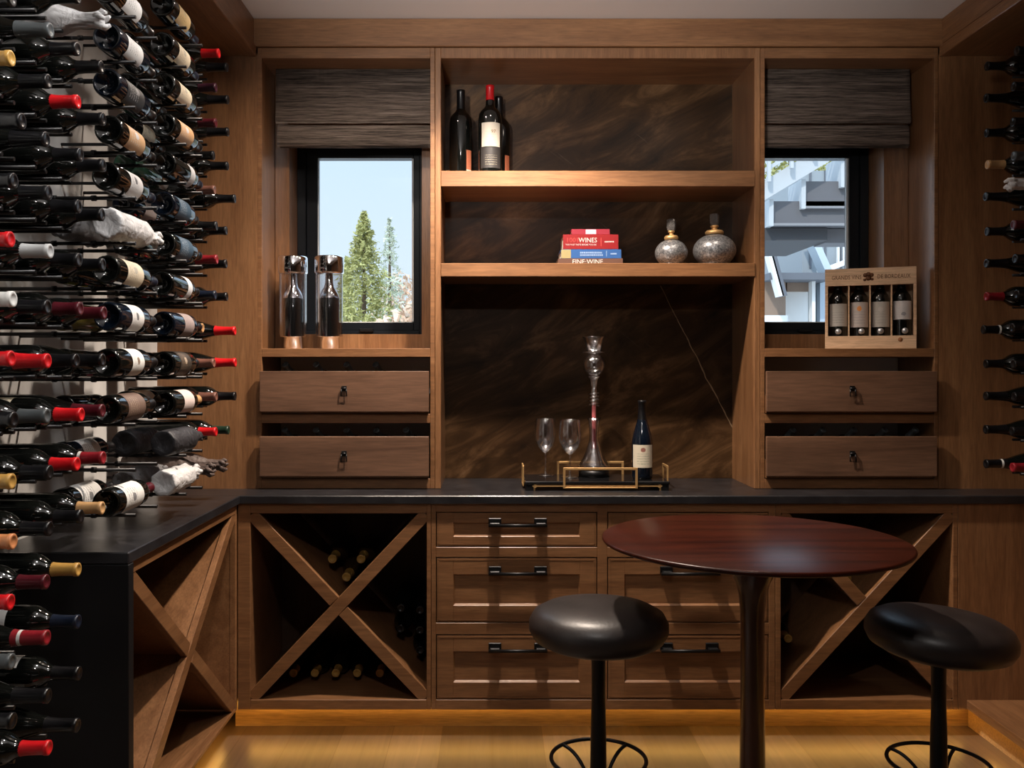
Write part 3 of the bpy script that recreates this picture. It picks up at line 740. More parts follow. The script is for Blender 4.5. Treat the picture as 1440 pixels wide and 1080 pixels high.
for bn, yb_, outer, inner in BAYS:
    rack = thing('peg_rack', 'black peg column holding the %s bay of bottles lying along the left wall' % bn, 'bottle rack', (XL, yb_, 0))
    for lay, X, rows in (('front', -.988, outer), ('back', -1.105, inner)):
        for k, spec in rows.items():
            z = ZR_(k)-.003
            wall_w = 'outer' if lay == 'front' else 'inner'
            if isinstance(spec, str):
                wrapped((X+jit(.002), yb_, z), (R(-90), 0, R(jit(1.5))), spec, '%s tissue-wrapped bottle, %s %s bay of left wall, %s' % (spec, wall_w, bn, rowword(k)),
                        spec != 'black', 11+k+(3 if lay == 'back' else 0), 30*k)
            else:
                pp, cap = spec; gl = 'dark_glass'
                if pp == 'Y': gl = 'yellow_glass'; pp = None
                if pp == 'G': gl = 'green_glass'; pp = None
                lw = PAPER[pp][0] if pp else {'yellow_glass': 'yellow-green glass', 'green_glass': 'green glass'}.get(gl, 'no visible label')
                desc = 'bottle with %s, %s %s bay of left wall, %s' % (lw, wall_w, bn, rowword(k))
                if gl == 'dark_glass' and random.random() < .25: gl = 'navy_glass'
                bottle((X+jit(.003), yb_+jit(.006), z), (R(-90+jit(.8)), 0, R(jit(1.2))), cap, desc, 'bordeaux', gl, paper=pp, spin=-12+jit(8), group='bottles lying along the left wall')
    for k in sorted(set(outer) | set(inner)):
        z = ZR_(k)-.003-.0425-.0005
        m = MB()
        for yy in (yb_+.075, yb_+.225):
            m.tube([(XL, yy, z), (-.944, yy, z)], .005, 8)
            for xx in (-1.055, -1.16): m.tube([(xx-.006, yy, z), (xx+.006, yy, z)], .0078, 8)
        part('peg', m, M['peg'], rack)
# right wall: necks point left
RC = [('far', 3.22, {12: 'black', 11: 'black', 10: 'black', 9: 'tan', 8: 'black', 7: 'black', 6: 'black', 5: 'darkred', 4: 'black', 3: 'black', 2: 'black', 1: 'black', 0: 'black'}),
      ('near', 3.08, {12: 'black', 11: 'black', 10: 'black', 9: 'grey', 8: 'W', 7: 'burgundy', 6: 'black', 5: 'black', 4: 'black', 3: 'black', 2: 'black', 1: 'black', 0: 'darkred'})]
for cn, d, rows in RC:
    rack = thing('peg_rack', 'black peg column holding the %s neck-out bottles on the right wall' % cn, 'bottle rack', (XR, d, 0))
    for k, cap in rows.items():
        z = ZR_(k); sh = 'burgundy' if random.random() < .3 else 'bordeaux'; xt = 1.786+jit(.008)
        if cn == 'near': xt += .02
        if cap == 'W': wrapped((2.10, d, z+.02), RXM, 'white', 'white foil-topped bottle at the right edge, ninth row above the worktop', True, 4)
        else:
            bottle((xt+.3005, d, z), (0, R(-90+jit(.8)), R(jit(1))), cap, '%s-capped bottle, %s neck-out column, right wall, %s' % (CAPWORD[cap], cn, rowword(k)), sh, group='neck-out bottles on the right wall',
                   paper='dot' if (k == 2 and cn == 'far') else None, spin=90 if k == 2 else 0, band=(k in (0, 4) and cn == 'far'))
        lat = .024; c_ = PROF[sh][3]+.0052; dz = math.sqrt(c_*c_-lat*lat); m = MB()
        for s in (-1, 1): m.tube([(XR, d+s*lat, z-dz), (1.90, d+s*lat, z-dz)], .005, 8)
        part('peg', m, M['peg'], rack)

# bottles in the X cabinets (caps toward the camera)
RYM = (R(90), 0, 0)
def bin_bottle(x, z, cap, desc, tip=3.535, scale=1.0, glass='dark_glass', shape='bordeaux', grp=None):
    bottle((x, tip+.3005*scale, z), RYM, cap, desc, shape, glass, group=grp, scale=scale)
for i, px in enumerate((412, 442.5, 472, 502, 534)):
    bin_bottle(PX(px, 3.535), Zb1+.0378, 'gold', 'gold-capped bottle on the floor of the left cabinet, %s from the left' % ORD[i+1], grp='gold-capped bottles in the bottom of the left cabinet')
xc = PX(476, DL); zc = (Zb1+Zt1)/2
for dx, dz, w in ((0, .068, 'lowest of the three gold-capped bottles above the crossing'), (-.056, .140, 'upper left of the three gold-capped bottles above the crossing'), (.058, .140, 'upper right of the three gold-capped bottles above the crossing')):
    bin_bottle(xc+dx, zc+dz, 'gold', 'amber bottle, '+w, 3.535, 1.06, 'amber_glass', 'burgundy')
xw = PX(600, DL)
for i, (u, dz, w) in enumerate(((.042, -.230, 'at the bottom'), (.042, -.150, 'second up by the side wall'), (.121, -.145, 'resting on the divider'), (.042, -.070, 'at the top by the side wall'), (.119, -.062, 'at the top left'))):
    bin_bottle(xw-u, zc+dz, 'black', 'dark bottle, right wedge of the left cabinet, '+w, 3.56)
xc2 = PX(1219, DL)
bin_bottle(1.178, .316, 'gold', 'gold-capped bottle in the left wedge of the right cabinet', 3.535)
bin_bottle(1.136, .388, 'black', 'dark bottle against the side in the left wedge of the right cabinet', 3.60)
bin_bottle(xc2+.0, zc+.064, 'gold', 'gold-capped bottle in the upper wedge of the right cabinet', 3.535)
bin_bottle(xc2+.16, zc-.112, 'navy', 'dark bottle on the divider in the right wedge of the right cabinet', 3.60)
bin_bottle(xc2+.235, zc-.185, 'black', 'dark bottle lower down in the right wedge of the right cabinet', 3.60)

# bottles in the pulled-out drawers, tilted so the neck shows above the front
def drawer_bottle(px, py, side, desc):
    tip = Vector((PX(px, 3.575), 3.575, PZ(py, 3.575)))
    s = 1 if side == 'left' else -1
    d = Vector((.26*s, .74, -.62)).normalized()          # from neck toward the base
    base = tip+d*.30
    q = (-d).to_track_quat('Z', 'Y'); sc = .86
    base = tip+d*.30*sc
    t = bottle(tuple(base), q.to_euler(), 'grey', desc, scale=sc, group='bottles in the pull-out drawers')
for i, px in enumerate((401, 444, 487, 528)): drawer_bottle(px, 512, 'left', 'dark bottle in the upper left drawer, %s from the left' % ORD[i+1])
for i, px in enumerate((400, 444, 487, 529, 571)): drawer_bottle(px, 604, 'left', 'dark bottle in the lower left drawer, %s from the left' % ORD[i+1])
for i, px in enumerate((1116, 1158, 1202, 1245, 1288)): drawer_bottle(px, 604, 'right', 'dark bottle in the lower right drawer, %s from the left' % ORD[i+1])

# ------------------------------------------------------------------ things on the shelves
EPS = .0006
def magnum(x, y, cap, desc, kind):
    t = thing('magnum_bottle', desc, 'wine bottle', (x, y, SH1+EPS)); s = 1.0
    rr = .0475
    prof = [(0, .004), (.040, 0), (.046, .003), (rr, .01), (rr, .225), (.045, .248), (.036, .263), (.024, .274), (.0175, .286), (.0165, .30), (.0160, .362), (0, .363)]
    link('glass_body', MB().lathe(prof, 36).mesh('glass_body', M['dark_glass']), t)
    cp = [(.0182, .285 if cap == 'black' else .305), (.0170, .30 if cap == 'black' else .308), (.0166, .352), (.0176, .354), (.0176, .365), (.014, .3665), (0, .3665)]
    link('foil_capsule', MB().lathe(cp, 24).mesh('foil_capsule', foil(CAP[cap])), t)
    if kind == 'front':
        a = label_mesh(rr+.0006, .108, .205, 50, label_mat((.46, .43, .37), (.34, .31, .28)))
        o = link('paper_label', a, t); o.rotation_euler.z = R(-84)
        a = label_mesh(rr+.0006, .022, .106, 55, label_mat((.022, .020, .020), (.30, .27, .20), None, .7))
        o = link('lower_label', a, t); o.rotation_euler.z = R(-84)
        o = link('lettering', text_mesh('97', .020, foil((.22, .15, .07))), t); o.location = (.014, -rr-.0012, .167); o.rotation_euler.z = R(14)
    else:
        a = label_mesh(rr+.0006, .03, .11, 17, label_mat((.38, .12, .06), (.2, .06, .04)))
        o = link('paper_label', a, t); o.rotation_euler.z = R(-42)
        a = label_mesh(rr+.0006, .012, .03, 17, label_mat((.5, .48, .42)))
        o = link('lower_label', a, t); o.rotation_euler.z = R(-42)
magnum(PX(648, 3.68), 3.68, 'black', 'large black bottle with an orange side label, leftmost on the top shelf', 'side')
magnum(PX(689, 3.62), 3.62, 'red', 'large red-capped bottle with a white label on the top shelf', 'front')
magnum(PX(701.5, 3.79), 3.77, 'black', 'large black bottle half hidden behind the red-capped one on the top shelf', 'side')
# books
def book(xa, xb, z0, z1, yf, dep, cover, name_, label, yaw=0):
    cx = (xa+xb)/2; t = thing('book', label, 'book', (cx, yf+dep/2, z0), (0, 0, R(yaw)))
    w = (xb-xa)/2; h = z1-z0; th = .0025
    m = MB().box(-w, w, -dep/2, -dep/2+.004, 0, h, .001).box(-w, w, -dep/2+.004, dep/2, 0, th).box(-w, w, -dep/2+.004, dep/2, h-th, h)
    link('cover', m.mesh('cover', cover), t)
    link('page_block', MB().box(-w+.004, w-.004, -dep/2+.004, dep/2-.003, th, h-th).mesh('page_block', plain('book pages', (.62, .58, .5), .8)), t)
    return t, w, h, dep
z_ = [SH2+EPS, PZ(363.5, 3.6), PZ(350.5, 3.6), PZ(329.5, 3.6), PZ(323, 3.6)]
red = plain('red book cover', (.20, .010, .012), .35, 0, .1); blue = plain('blue book cover', (.025, .085, .25), .35, 0, .1)
pale = plain('dark brown book cover', (.10, .05, .035), .4); pink = plain('crimson book cover', (.22, .015, .03), .4)
wht = plain('white print', (.52, .49, .47), .5); softred = plain('coral print', (.38, .045, .04), .5); bluep = plain('pale blue print', (.2, .3, .48), .5); orangep = plain('orange print', (.65, .25, .08), .5)
t, w, h, dp = book(PX(785, 3.6), PX(876, 3.6), z_[0], z_[1], 3.60, .20, pale, '', 'dark book lettered FINE WINE at the bottom of the stack')
o = link('spine_title', text_mesh('FINE·WINE', .026, wht, sx=1.0), t); o.location = (-.012, -dp/2-.0006, .013)
t, w, h, dp = book(PX(789, 3.6), PX(874, 3.6), z_[1]+EPS, z_[2], 3.603, .19, blue, '', 'blue book with orange-patterned spine end, second from the bottom of the stack')
link('spine_picture', MB().box(-w+.0005, -w+.040, -dp/2-.0006, -dp/2, .001, h-.001).mesh('spine_picture', label_mat((.26, .22, .10), (.32, .08, .02), (.42, .13, .03), .5)), t)
m = MB()
for zz0 in (.020, .010):
    x = -.045
    while x < .045:
        l = random.uniform(.003, .006); m.box(x, x+l, -dp/2-.0007, -dp/2, zz0, zz0+.007); x += l+.0018
m.box(.061, .063, -dp/2-.0007, -dp/2, .008, .031); m.box(.078, .103, -dp/2-.0007, -dp/2, .016, .022)
link('spine_title', m.mesh('spine_title', bluep), t)
t, w, h, dp = book(PX(792, 3.6), PX(870, 3.6), z_[2]+EPS, z_[3], 3.604, .18, red, '', 'thick red book titled 1001 WINES in the middle of the stack')
o = link('spine_title', text_mesh('WINES', .027, wht, sx=.92), t); o.location = (-.012, -dp/2-.0006, .036)
o = link('title_number', text_mesh('1001', .027, softred), t); o.location = (-.074, -dp/2-.0006, .036)
o = link('subtitle', text_mesh('YOU MUST TASTE BEFORE YOU DIE', .0098, wht, sx=.80), t); o.location = (-.040, -dp/2-.0006, .018)
link('spine_bar', MB().box(.040, .043, -dp/2-.0006, -dp/2, .013, .046).mesh('spine_bar', softred), t)
m = MB(); x = .056
while x < .09: m.box(x, x+.004, -dp/2-.0006, -dp/2, .028, .033); x += .0055
link('publisher_mark', m.mesh('publisher_mark', wht), t)
t, w, h, dp = book(PX(804, 3.6), PX(858, 3.6), z_[3]+EPS, z_[4]+.004, 3.61, .13, pink, '', 'small thin crimson book on top of the stack')
link('spine_picture', MB().box(-.020, .022, -dp/2-.0006, -dp/2, .002, h-.002).mesh('spine_picture', plain('pale lilac print', (.55, .5, .6), .5)), t)
# decanter vases
def vase(x, y, r, hb, label):
    t = thing('perfume_decanter', label, 'decanter', (x, y, SH2+EPS))
    pr = [(0, 0), (r*.45, 0), (r*.62, .004)]
    for a in range(-52, 72, 8): pr.append((r*math.cos(R(a)), hb*.5+hb*.5*math.sin(R(a))*1.02))
    pr += [(r*.26, hb*.985), (r*.26, hb)]
    link('body', MB().lathe(pr, 48).mesh('body', M['speckle']), t)
    c = hb
    link('gold_collar', MB().lathe([(0, c-.001), (r*.40, c-.001), (r*.43, c+.004), (r*.43, c+.010), (r*.36, c+.016), (r*.16, c+.018), (r*.12, c+.026), (r*.2, c+.030), (r*.2, c+.036), (0, c+.037)], 32).mesh('gold_collar', M['gold']), t)
    g = MB().lathe([(0, c+.037), (.016, c+.038), (.019, c+.050), (.019, c+.080), (.016, c+.084), (0, c+.084)], 6, smooth=False)
    link('crystal_stopper', g.mesh('crystal_stopper', M['acrylic']), t)
vase(PX(944, 3.65), 3.65, .0665, .110, 'small speckled silver decanter with a gold collar on the middle shelf')
vase(PX(1005.5, 3.65), 3.66, .087, .133, 'large speckled silver decanter with a gold collar at the shelf end')

# chrome bottle chillers in the left window bay
def chiller(px, y, label):
    zb = ZR[0]+EPS; t = thing('bottle_chiller', label, 'wine chiller', (PX(px, y), y, zb)); H = .378
    link('base', MB().lathe([(0, 0), (.036, 0), (.038, .003), (.038, .047), (.0545, .050), (0, .051)], 40).mesh('base', M['chrome']), t)
    link('glass_tube', MB().lathe([(.0545, .051), (.0545, .304)], 40).mesh('glass_tube', M['crystal']), t)
    link('dark_core', MB().lathe([(0, .0515), (.040, .0515), (.041, .055), (.041, .205), (.037, .214)], 40).mesh('dark_core', plain('black mirror enamel', (.01, .011, .012), .05, .6, .5)), t)
    link('silver_shoulder', MB().lathe([(.041, .2055), (.0395, .216), (.033, .232), (.021, .25), (.0165, .268), (.0155, .304)], 40).mesh('silver_shoulder', M['chrome']), t)
    link('lid', MB().lathe([(0, .304), (.053, .304), (.058, .307), (.059, .312), (.059, .370), (.0565, .375), (0, .376)], 48).mesh('lid', M['chrome']), t)
chiller(412, 3.63, 'chrome and glass bottle-shaped cocktail canister by the left window, nearer the wall')
chiller(463, 3.62, 'chrome and glass bottle-shaped cocktail canister in front of the left window pane')

# wooden gift crate with four bottles
yawc = R(-20.6)
cw = .342; ch = .328; cd = .085
c0 = Vector((1.374, 3.668, ZR[0]+EPS)); ux = Vector((math.cos(yawc), math.sin(yawc), 0)); uy = Vector((-math.sin(yawc), math.cos(yawc), 0))
CR = Matrix.Translation(c0) @ Matrix.Rotation(yawc, 4, 'Z')
t = thing('wine_crate', 'pale pine gift crate with four bottle windows on the right window shelf', 'crate', tuple(c0), (0, 0, yawc))
f = MB(); zl_, zh_ = .052, .258
f.box(0, cw, 0, .010, 0, zl_, .001)
link('lower_board', f.mesh('lower_board', M['crate_wood']), t)
link('upper_board', MB().box(0, cw, 0, .010, zh_, ch, .001).mesh('upper_board', M['crate_wood']), t)
s = MB().box(0, .008, .010, cd, 0, ch).box(cw-.008, cw, .010, cd, 0, ch).box(.008, cw-.008, .010, cd, 0, .009).box(.008, cw-.008, .010, cd, ch-.009, ch).box(.008, cw-.008, cd-.006, cd, .009, ch-.009)
s.box(0, .011, 0, .010, zl_, zh_).box(cw-.011, cw, 0, .010, zl_, zh_)
link('box_shell', s.mesh('box_shell', M['crate_wood']), t)
for k in (1, 2, 3):
    x = .011+(cw-.022)*k/4; link('divider', MB().box(x-.0025, x+.0025, .001, cd-.007, .0095, ch-.0095).mesh('divider', M['crate_wood']), t)
burn = plain('burnt brand ink', (.12, .045, .015), .7)
o = link('lettering', text_mesh('GRANDS VINS', .023, burn, sx=.78), t); o.location = (.082, -.0005, .291)
o = link('lettering', text_mesh('DE BORDEAUX', .023, burn, sx=.78), t); o.location = (.259, -.0005, .291)
e = MB()
for dx, dz, r_ in ((-.012, .007, .009), (0, .010, .010), (.012, .007, .009), (0, -.004, .012), (-.014, -.012, .006), (.014, -.010, .006)):
    e.lathe([(0, 0), (r_, 0), (r_, .0006), (0, .0006)], 7, Matrix.Translation((.165+dx, -.0002, .292+dz)) @ Matrix.Rotation(R(90), 4, 'X'))
link('emblem', e.mesh('emblem', burn), t)
e = MB().lathe([(0, 0), (.009, 0), (.009, .0006), (0, .0006)], 16, Matrix.Translation((.283, -.0002, .036)) @ Matrix.Rotation(R(90), 4, 'X'))
link('brand_mark', e.mesh('brand_mark', plain('burnt mark', (.30, .12, .045), .7)), t)
labs = [('grey printed label', label_mat((.40, .38, .35), (.2, .2, .2)), (.085, .180)), ('pale label with an orange emblem', label_mat((.46, .41, .38), (.25, .25, .3), (.75, .25, .02), .74), (.08, .185)),
        ('plain stone-grey label', label_mat((.42, .39, .35), (.3, .28, .26), (.5, .46, .42), .7), (.08, .185)), ('short white label with a grey sketch', label_mat((.60, .57, .56), (.4, .4, .42), (.22, .22, .24), .3), (.11, .186))]
medal = plain('silver medal sticker', (.55, .56, .58), .3, .7)
for k in range(4):
    x = .011+(cw-.022)*(k+.5)/4
    loc = CR @ Vector((x, .0105+.0385, .0098))
    bt = thing('crate_bottle', 'dark bottle with %s, %s compartment of the pine crate' % (labs[k][0], ['leftmost', 'second', 'third', 'rightmost'][k]), 'wine bottle', tuple(loc), (0, 0, yawc))
    bt.scale = (.98,)*3
    bt['group'] = 'bottles in the pine crate'
    link('glass_body', glass_mesh('bordeaux', 'dark_glass'), bt); link('foil_capsule', cap_mesh('bordeaux', 'black'), bt)
    o = link('paper_label', label_mesh(.0381, labs[k][2][0], labs[k][2][1], 66, labs[k][1]), bt); o.rotation_euler.z = R(-90+(8 if k == 3 else 0))
    md = MB().lathe([(0, 0), (.0125, 0), (.0125, .0008), (0, .0008)], 24, Matrix.Translation(((0, .008, 0, .010)[k], -.0372, .063)) @ Matrix.Rotation(R(90), 4, 'X'))
    link('medal_sticker', md.mesh('medal_sticker', medal), bt)

# ------------------------------------------------------------------ tray with decanter set
zt0 = ZK; ty0, ty1 = 3.465, 3.71; tx0, tx1 = .128, .695
t = thing('serving_tray', 'black serving tray with four gold rectangular handles on the worktop', 'tray', ((tx0+tx1)/2, (ty0+ty1)/2, zt0))
ZTR = .950
part('tray_base', MB().box(tx0, tx1, ty0+.006, ty1-.006, ZTR-.012, ZTR, .003), plain('black gloss tray', (.008, .008, .009), .12), t)
f = MB(); bw = .0045
f.box(tx0+.03, tx1-.03, ty0+.008, ty0+.012, zt0+.016, zt0+.021).box(tx0+.03, tx1-.03, ty1-.012, ty1-.008, zt0+.016, zt0+.021)
for x in (tx0+.035, tx1-.045):
    f.box(x, x+.01, ty0+.008, ty1-.008, zt0+.012, zt0+.0245)
for x in (tx0+.03, tx1-.04):
    for y in (ty0+.012, ty1-.022): f.box(x, x+.01, y, y+.01, zt0+.0005, zt0+.016)
part('gold_underframe', f, M['gold'], t)
for x in (tx0+.004, tx1-.034):
    for y in (ty0+.01, ty1-.04):
        part('foot', MB().box(x, x+.03, y, y+.03, zt0+.0003, ZTR-.012), M['black'], t)
hz0, hz1 = zt0+.010, 1.004
def rect_handle(a, b_, fixed, axis):
    m = MB(); w = .009; dth = .006
    def bx(p0, p1, z0, z1):
        if axis == 'x': m.box(p0, p1, fixed-dth/2, fixed+dth/2, z0, z1, .0008)
        else: m.box(fixed-dth/2, fixed+dth/2, p0, p1, z0, z1, .0008)
    bx(a, a+w, hz0, hz1); bx(b_-w, b_, hz0, hz1); bx(a+w, b_-w, hz1-w, hz1); bx(a+w, b_-w, hz0, hz0+.005)
    part('gold_handle', m, M['gold'], t)
rect_handle(PX(792, ty0), PX(897, ty0), ty0+.0025, 'x')
rect_handle(PX(783, ty1), PX(877, ty1), ty1-.0025, 'x')
rect_handle(ty0+.07, ty1-.07, tx0-.004, 'y'); rect_handle(ty0+.07, ty1-.07, tx1+.004, 'y')
def goblet(px, y, label):
    t = thing('wine_glass', label, 'wine glass', (PX(px, y), y, ZTR+EPS)); k = .235/.235
    link('bowl', MB().lathe([(.004, .092), (.015, .098), (.032, .118), (.0425, .145), (.0455, .168), (.0435, .195), (.0395, .232), (.0388, .2335), (.0380, .232), (.0420, .195), (.0440, .168), (.0410, .146), (.0310, .120), (.014, .101), (0, .098)], 40).mesh('bowl', M['crystal']), t)
    link('stem', MB().lathe([(.006, .006), (.0038, .016), (.0034, .05), (.0036, .080), (.005, .0925)], 20).mesh('stem', M['crystal']), t)
    link('foot', MB().lathe([(0, 0), (.036, 0), (.037, .0012), (.030, .003), (.012, .005), (.006, .0065)], 40).mesh('foot', M['crystal']), t)
goblet(767, 3.67, 'empty stemmed wine glass at the left of the black tray')
goblet(801.5, 3.60, 'empty stemmed wine glass next to the decanter on the black tray')
dx_, dy_ = PX(835, 3.64), 3.635
single('decanter_stand', MB().lathe([(0, ZTR+.0005), (.062, ZTR+.0005), (.062, ZTR+.028), (0, ZTR+.028)], 40, Matrix.Translation((dx_, dy_, 0))), M['black'], 'low round black stand under the glass decanter', 'stand', (dx_, dy_, ZTR))
z0 = ZTR+.029
t = thing('aerating_decanter', 'tall glass decanter tower with a conical base and stacked glass aerator', 'decanter', (dx_, dy_, z0))
P3 = 3.635/F
def zq(y): return PZ(y, 3.635)-z0
link('carafe', MB().lathe([(0, .003), (.050, .001), (.064, .004), (.066, .010), (.060, .022), (.046, .045), (.032, .078), (.023, .105), (.0185, .125), (.0195, .16), (.022, .19), (.027, .208), (.0285, .210), (.0205, .19), (.018, .16), (.017, .125), (.021, .107), (.030, .078), (.044, .045), (.057, .022), (.060, .012), (0, .010)], 44).mesh('carafe', M['crystal']), t)
link('wine_tube', MB().lathe([(.010, .085), (.009, .12), (.0085, zq(570)), (.0095, zq(566))], 20).mesh('wine_tube', M['crystal_pink']), t)
m = MB()
pts = []
for i in range(97):
    a = i/96*math.pi*2*4; pts.append((.0205*math.cos(a), .0205*math.sin(a), zq(571)+(zq(552)-zq(571))*i/96))
m.tube(pts, .0035, 7); link('glass_coil', m.mesh('glass_coil', M['crystal']), t)
link('coil_core', MB().lathe([(.008, zq(572)), (.012, zq(566)), (.010, zq(558)), (.014, zq(550)), (.0105, zq(546))], 24).mesh('coil_core', M['crystal']), t)
link('lower_funnel', MB().lathe([(.009, zq(548)), (.0125, zq(543)), (.017, zq(534)), (.026, zq(530)), (.0265, zq(529.5)), (.020, zq(528.5))], 32).mesh('lower_funnel', M['crystal']), t)
m = MB(); c_ = zq(513); rr_ = .047
m.lathe([(rr_*math.cos(R(a)), c_+rr_*math.sin(R(a))) for a in range(-78, 80, 6)], 40)
link('glass_globe', m.mesh('glass_globe', M['crystal']), t)
link('upper_bell', MB().lathe([(.012, zq(498)), (.047, zq(496)), (.047, zq(495)), (.030, zq(494)), (.034, zq(486)), (.042, zq(477)), (.048, zq(474)), (.0485, zq(473.6)), (.041, zq(476)), (.032, zq(486)), (.027, zq(493))], 40).mesh('upper_bell', M['crystal']), t)
t = thing('wine_bottle', 'standing dark bottle with a cream label and red seal on the black tray', 'wine bottle', (PX(903, 3.56), 3.56, ZTR+EPS)); t.scale = (1.04,)*3
link('glass_body', glass_mesh('burgundy', 'navy_glass'), t); link('foil_capsule', cap_mesh('burgundy', 'black'), t)
o = link('paper_label', label_mesh(.0408, .045, .132, 62, label_mat((.60, .54, .42), (.06, .16, .10), (.22, .04, .03), .78)), t); o.rotation_euler.z = R(-94)

# ------------------------------------------------------------------ round table and stools
TX, TY, TZ = .697, 2.38, .938
t = thing('pedestal_table', 'round dark mahogany pedestal table in front of the drawers', 'table', (TX, TY, 0))
link('tabletop', MB().lathe([(0, TZ), (.394, TZ), (.3985, TZ-.002), (.400, TZ-.006), (.398, TZ-.010), (.385, TZ-.015), (.30, TZ-.026), (.06, TZ-.034), (0, TZ-.034)], 96).mesh('tabletop', M['table_wood']), t)
link('column', MB().lathe([(.115, TZ-.0345), (.095, TZ-.046), (.072, TZ-.068), (.057, TZ-.093), (.045, TZ-.118), (.0365, TZ-.150), (.0325, TZ-.19), (.0315, TZ-.24), (.0315, .5), (.034, .30), (.037, .12), (.05, .06), (.05, .034)], 32).mesh('column', M['leg_wood']), t)
link('foot_disc', MB().lathe([(0, 0), (.235, 0), (.24, .006), (.235, .013), (.15, .020), (.06, .034), (0, .034)], 64).mesh('foot_disc', M['leg_wood']), t)
def stool(x, y, label, yaw=0, lean=0, zt=.756):
    t = thing('bar_stool', label, 'stool', (x, y, 0), (0, 0, R(yaw)), 'leather bar stools')
    prof = [(0, zt-.002), (.06, zt-.001), (.11, zt-.004), (.15, zt-.012), (.176, zt-.026), (.188, zt-.048), (.188, zt-.070), (.176, zt-.092), (.148, zt-.107), (.10, zt-.114), (0, zt-.115)]
    link('seat', MB().lathe(prof, 64, Matrix.Translation((0, 0, zt-.1)) @ Matrix.Rotation(R(lean), 4, 'Y') @ Matrix.Translation((0, 0, .1-zt))).mesh('seat', M['leather']), t)
    link('pole', MB().lathe([(.030, zt-.112), (.0195, zt-.124), (.0185, zt-.25), (.021, .42), (.0225, .30), (.024, .05)], 24).mesh('pole', M['black']), t)
    zr_ = .335; rr = .128
    link('footrest_ring', MB().tube([(rr*math.cos(2*math.pi*i/48), rr*math.sin(2*math.pi*i/48), zr_) for i in range(48)], .0055, 8, True).mesh('footrest_ring', M['black']), t)
    for q in range(4):
        a = R(45+90*q); m = MB(); pts = []
        for i in range(13):
            u = i/12; r = rr-.105*math.sin(u*math.pi/2); z = zr_-.13*(1-math.cos(u*math.pi/2)); pts.append((r*math.cos(a), r*math.sin(a), z))
        m.tube(pts, .005, 8); link('ring_brace', m.mesh('ring_brace', M['black']), t)
    link('base', MB().lathe([(0, 0), (.20, 0), (.205, .006), (.20, .012), (.06, .03), (.024, .055), (0, .055)], 48).mesh('base', M['black']), t)
stool(PX(841.5, 2.41), 2.41, 'dark leather bar stool left of the round table', 0)
stool(PX(1320, 2.385), 2.385, 'dark leather bar stool right of the round table', 0, 3.5, .738)

# ------------------------------------------------------------------ outdoors
M['needles'] = wood('sunlit conifer needles', (.26, .27, .07), (.62, .60, .25), 'X', .8, 0, 1.5)
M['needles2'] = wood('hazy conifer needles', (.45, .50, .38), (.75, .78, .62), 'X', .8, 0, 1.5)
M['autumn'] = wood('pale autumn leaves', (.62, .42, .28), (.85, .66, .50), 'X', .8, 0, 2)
M['bark'] = plain('tree bark', (.12, .08, .05), .9)
def conifer(x, y, z0, h, r, mat, label, seed, dens=1.0):
    rn = random.Random(seed); t = thing('conifer_tree', label, 'tree', (x, y, z0))
    link('trunk', MB().lathe([(.16, 0), (.10, h*.5), (.015, h)], 8).mesh('trunk', M['bark']), t)
    bm = bmesh.new()
    n = int(900*dens)
    for i in range(n):
        u = rn.random()**.8; z = h*(.08+.92*u); rmax = r*(1-u)**.85*rn.uniform(.6, 1.12)+.05
        a = rn.uniform(0, 6.283)
        for j in range(7):
            q = rmax*rn.uniform(.25, 1.0); c = Vector((q*math.cos(a), q*math.sin(a), z-.25*q+rn.uniform(-.1, .1)))
            s = rn.uniform(.08, .19)*(1.15-.5*u)
            d = Vector((rn.gauss(0, 1), rn.gauss(0, 1), rn.gauss(0, .6))).normalized()*s; e_ = Vector((rn.gauss(0, 1), rn.gauss(0, 1), rn.gauss(0, 1))).normalized()*s*.6
            bm.faces.new([bm.verts.new(c+p) for p in (d, e_, -d)])
    me = bpy.data.meshes.new('foliage'); bm.to_mesh(me); bm.free(); me.materials.append(mat); link('foliage', me, t)
def shrub(x, y, z0, rx, rz, mat, label, seed, n=2200):
    rn = random.Random(seed); t = thing('autumn_tree', label, 'tree', (x, y, z0))
    link('trunk', MB().lathe([(.14, 0), (.09, rz*.7), (.02, rz*1.5)], 8).mesh('trunk', M['bark']), t)
    bm = bmesh.new()
    for i in range(n):
        v = Vector((rn.gauss(0, 1), rn.gauss(0, 1), rn.gauss(0, 1))).normalized()*(rn.random()**.4)
        c = Vector((v.x*rx, v.y*rx, rz*1.2+v.z*rz)); s = rn.uniform(.12, .27)
        d = Vector((rn.gauss(0, 1), rn.gauss(0, 1), rn.gauss(0, 1))).normalized()*s; e_ = Vector((rn.gauss(0, 1), rn.gauss(0, 1), rn.gauss(0, 1))).normalized()*s*.7
        bm.faces.new([bm.verts.new(c+p) for p in (d, e_, -d)])
    me = bpy.data.meshes.new('foliage'); bm.to_mesh(me); bm.free(); me.materials.append(mat); link('foliage', me, t)
GZ = -2.2
def wx(px, d): return PX(px, d)
def ht(py, d): return PZ(py, d)-GZ
conifer(wx(512, 30), 30, GZ, ht(300, 30), 2.7, M['needles'], 'tall yellow-green conifer beyond the left window', 1, 1.5)
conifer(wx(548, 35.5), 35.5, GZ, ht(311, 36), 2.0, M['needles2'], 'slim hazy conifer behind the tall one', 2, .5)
conifer(wx(488, 41), 41, GZ, ht(362, 41), 1.6, M['needles'], 'shorter conifer at the left of the tall one', 5, .7)
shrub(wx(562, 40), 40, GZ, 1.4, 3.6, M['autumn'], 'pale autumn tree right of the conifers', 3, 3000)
shrub(wx(578, 25), 25, GZ, 1.35, 2.42, M['autumn'], 'low autumn shrub at the window corner', 4, 2600)
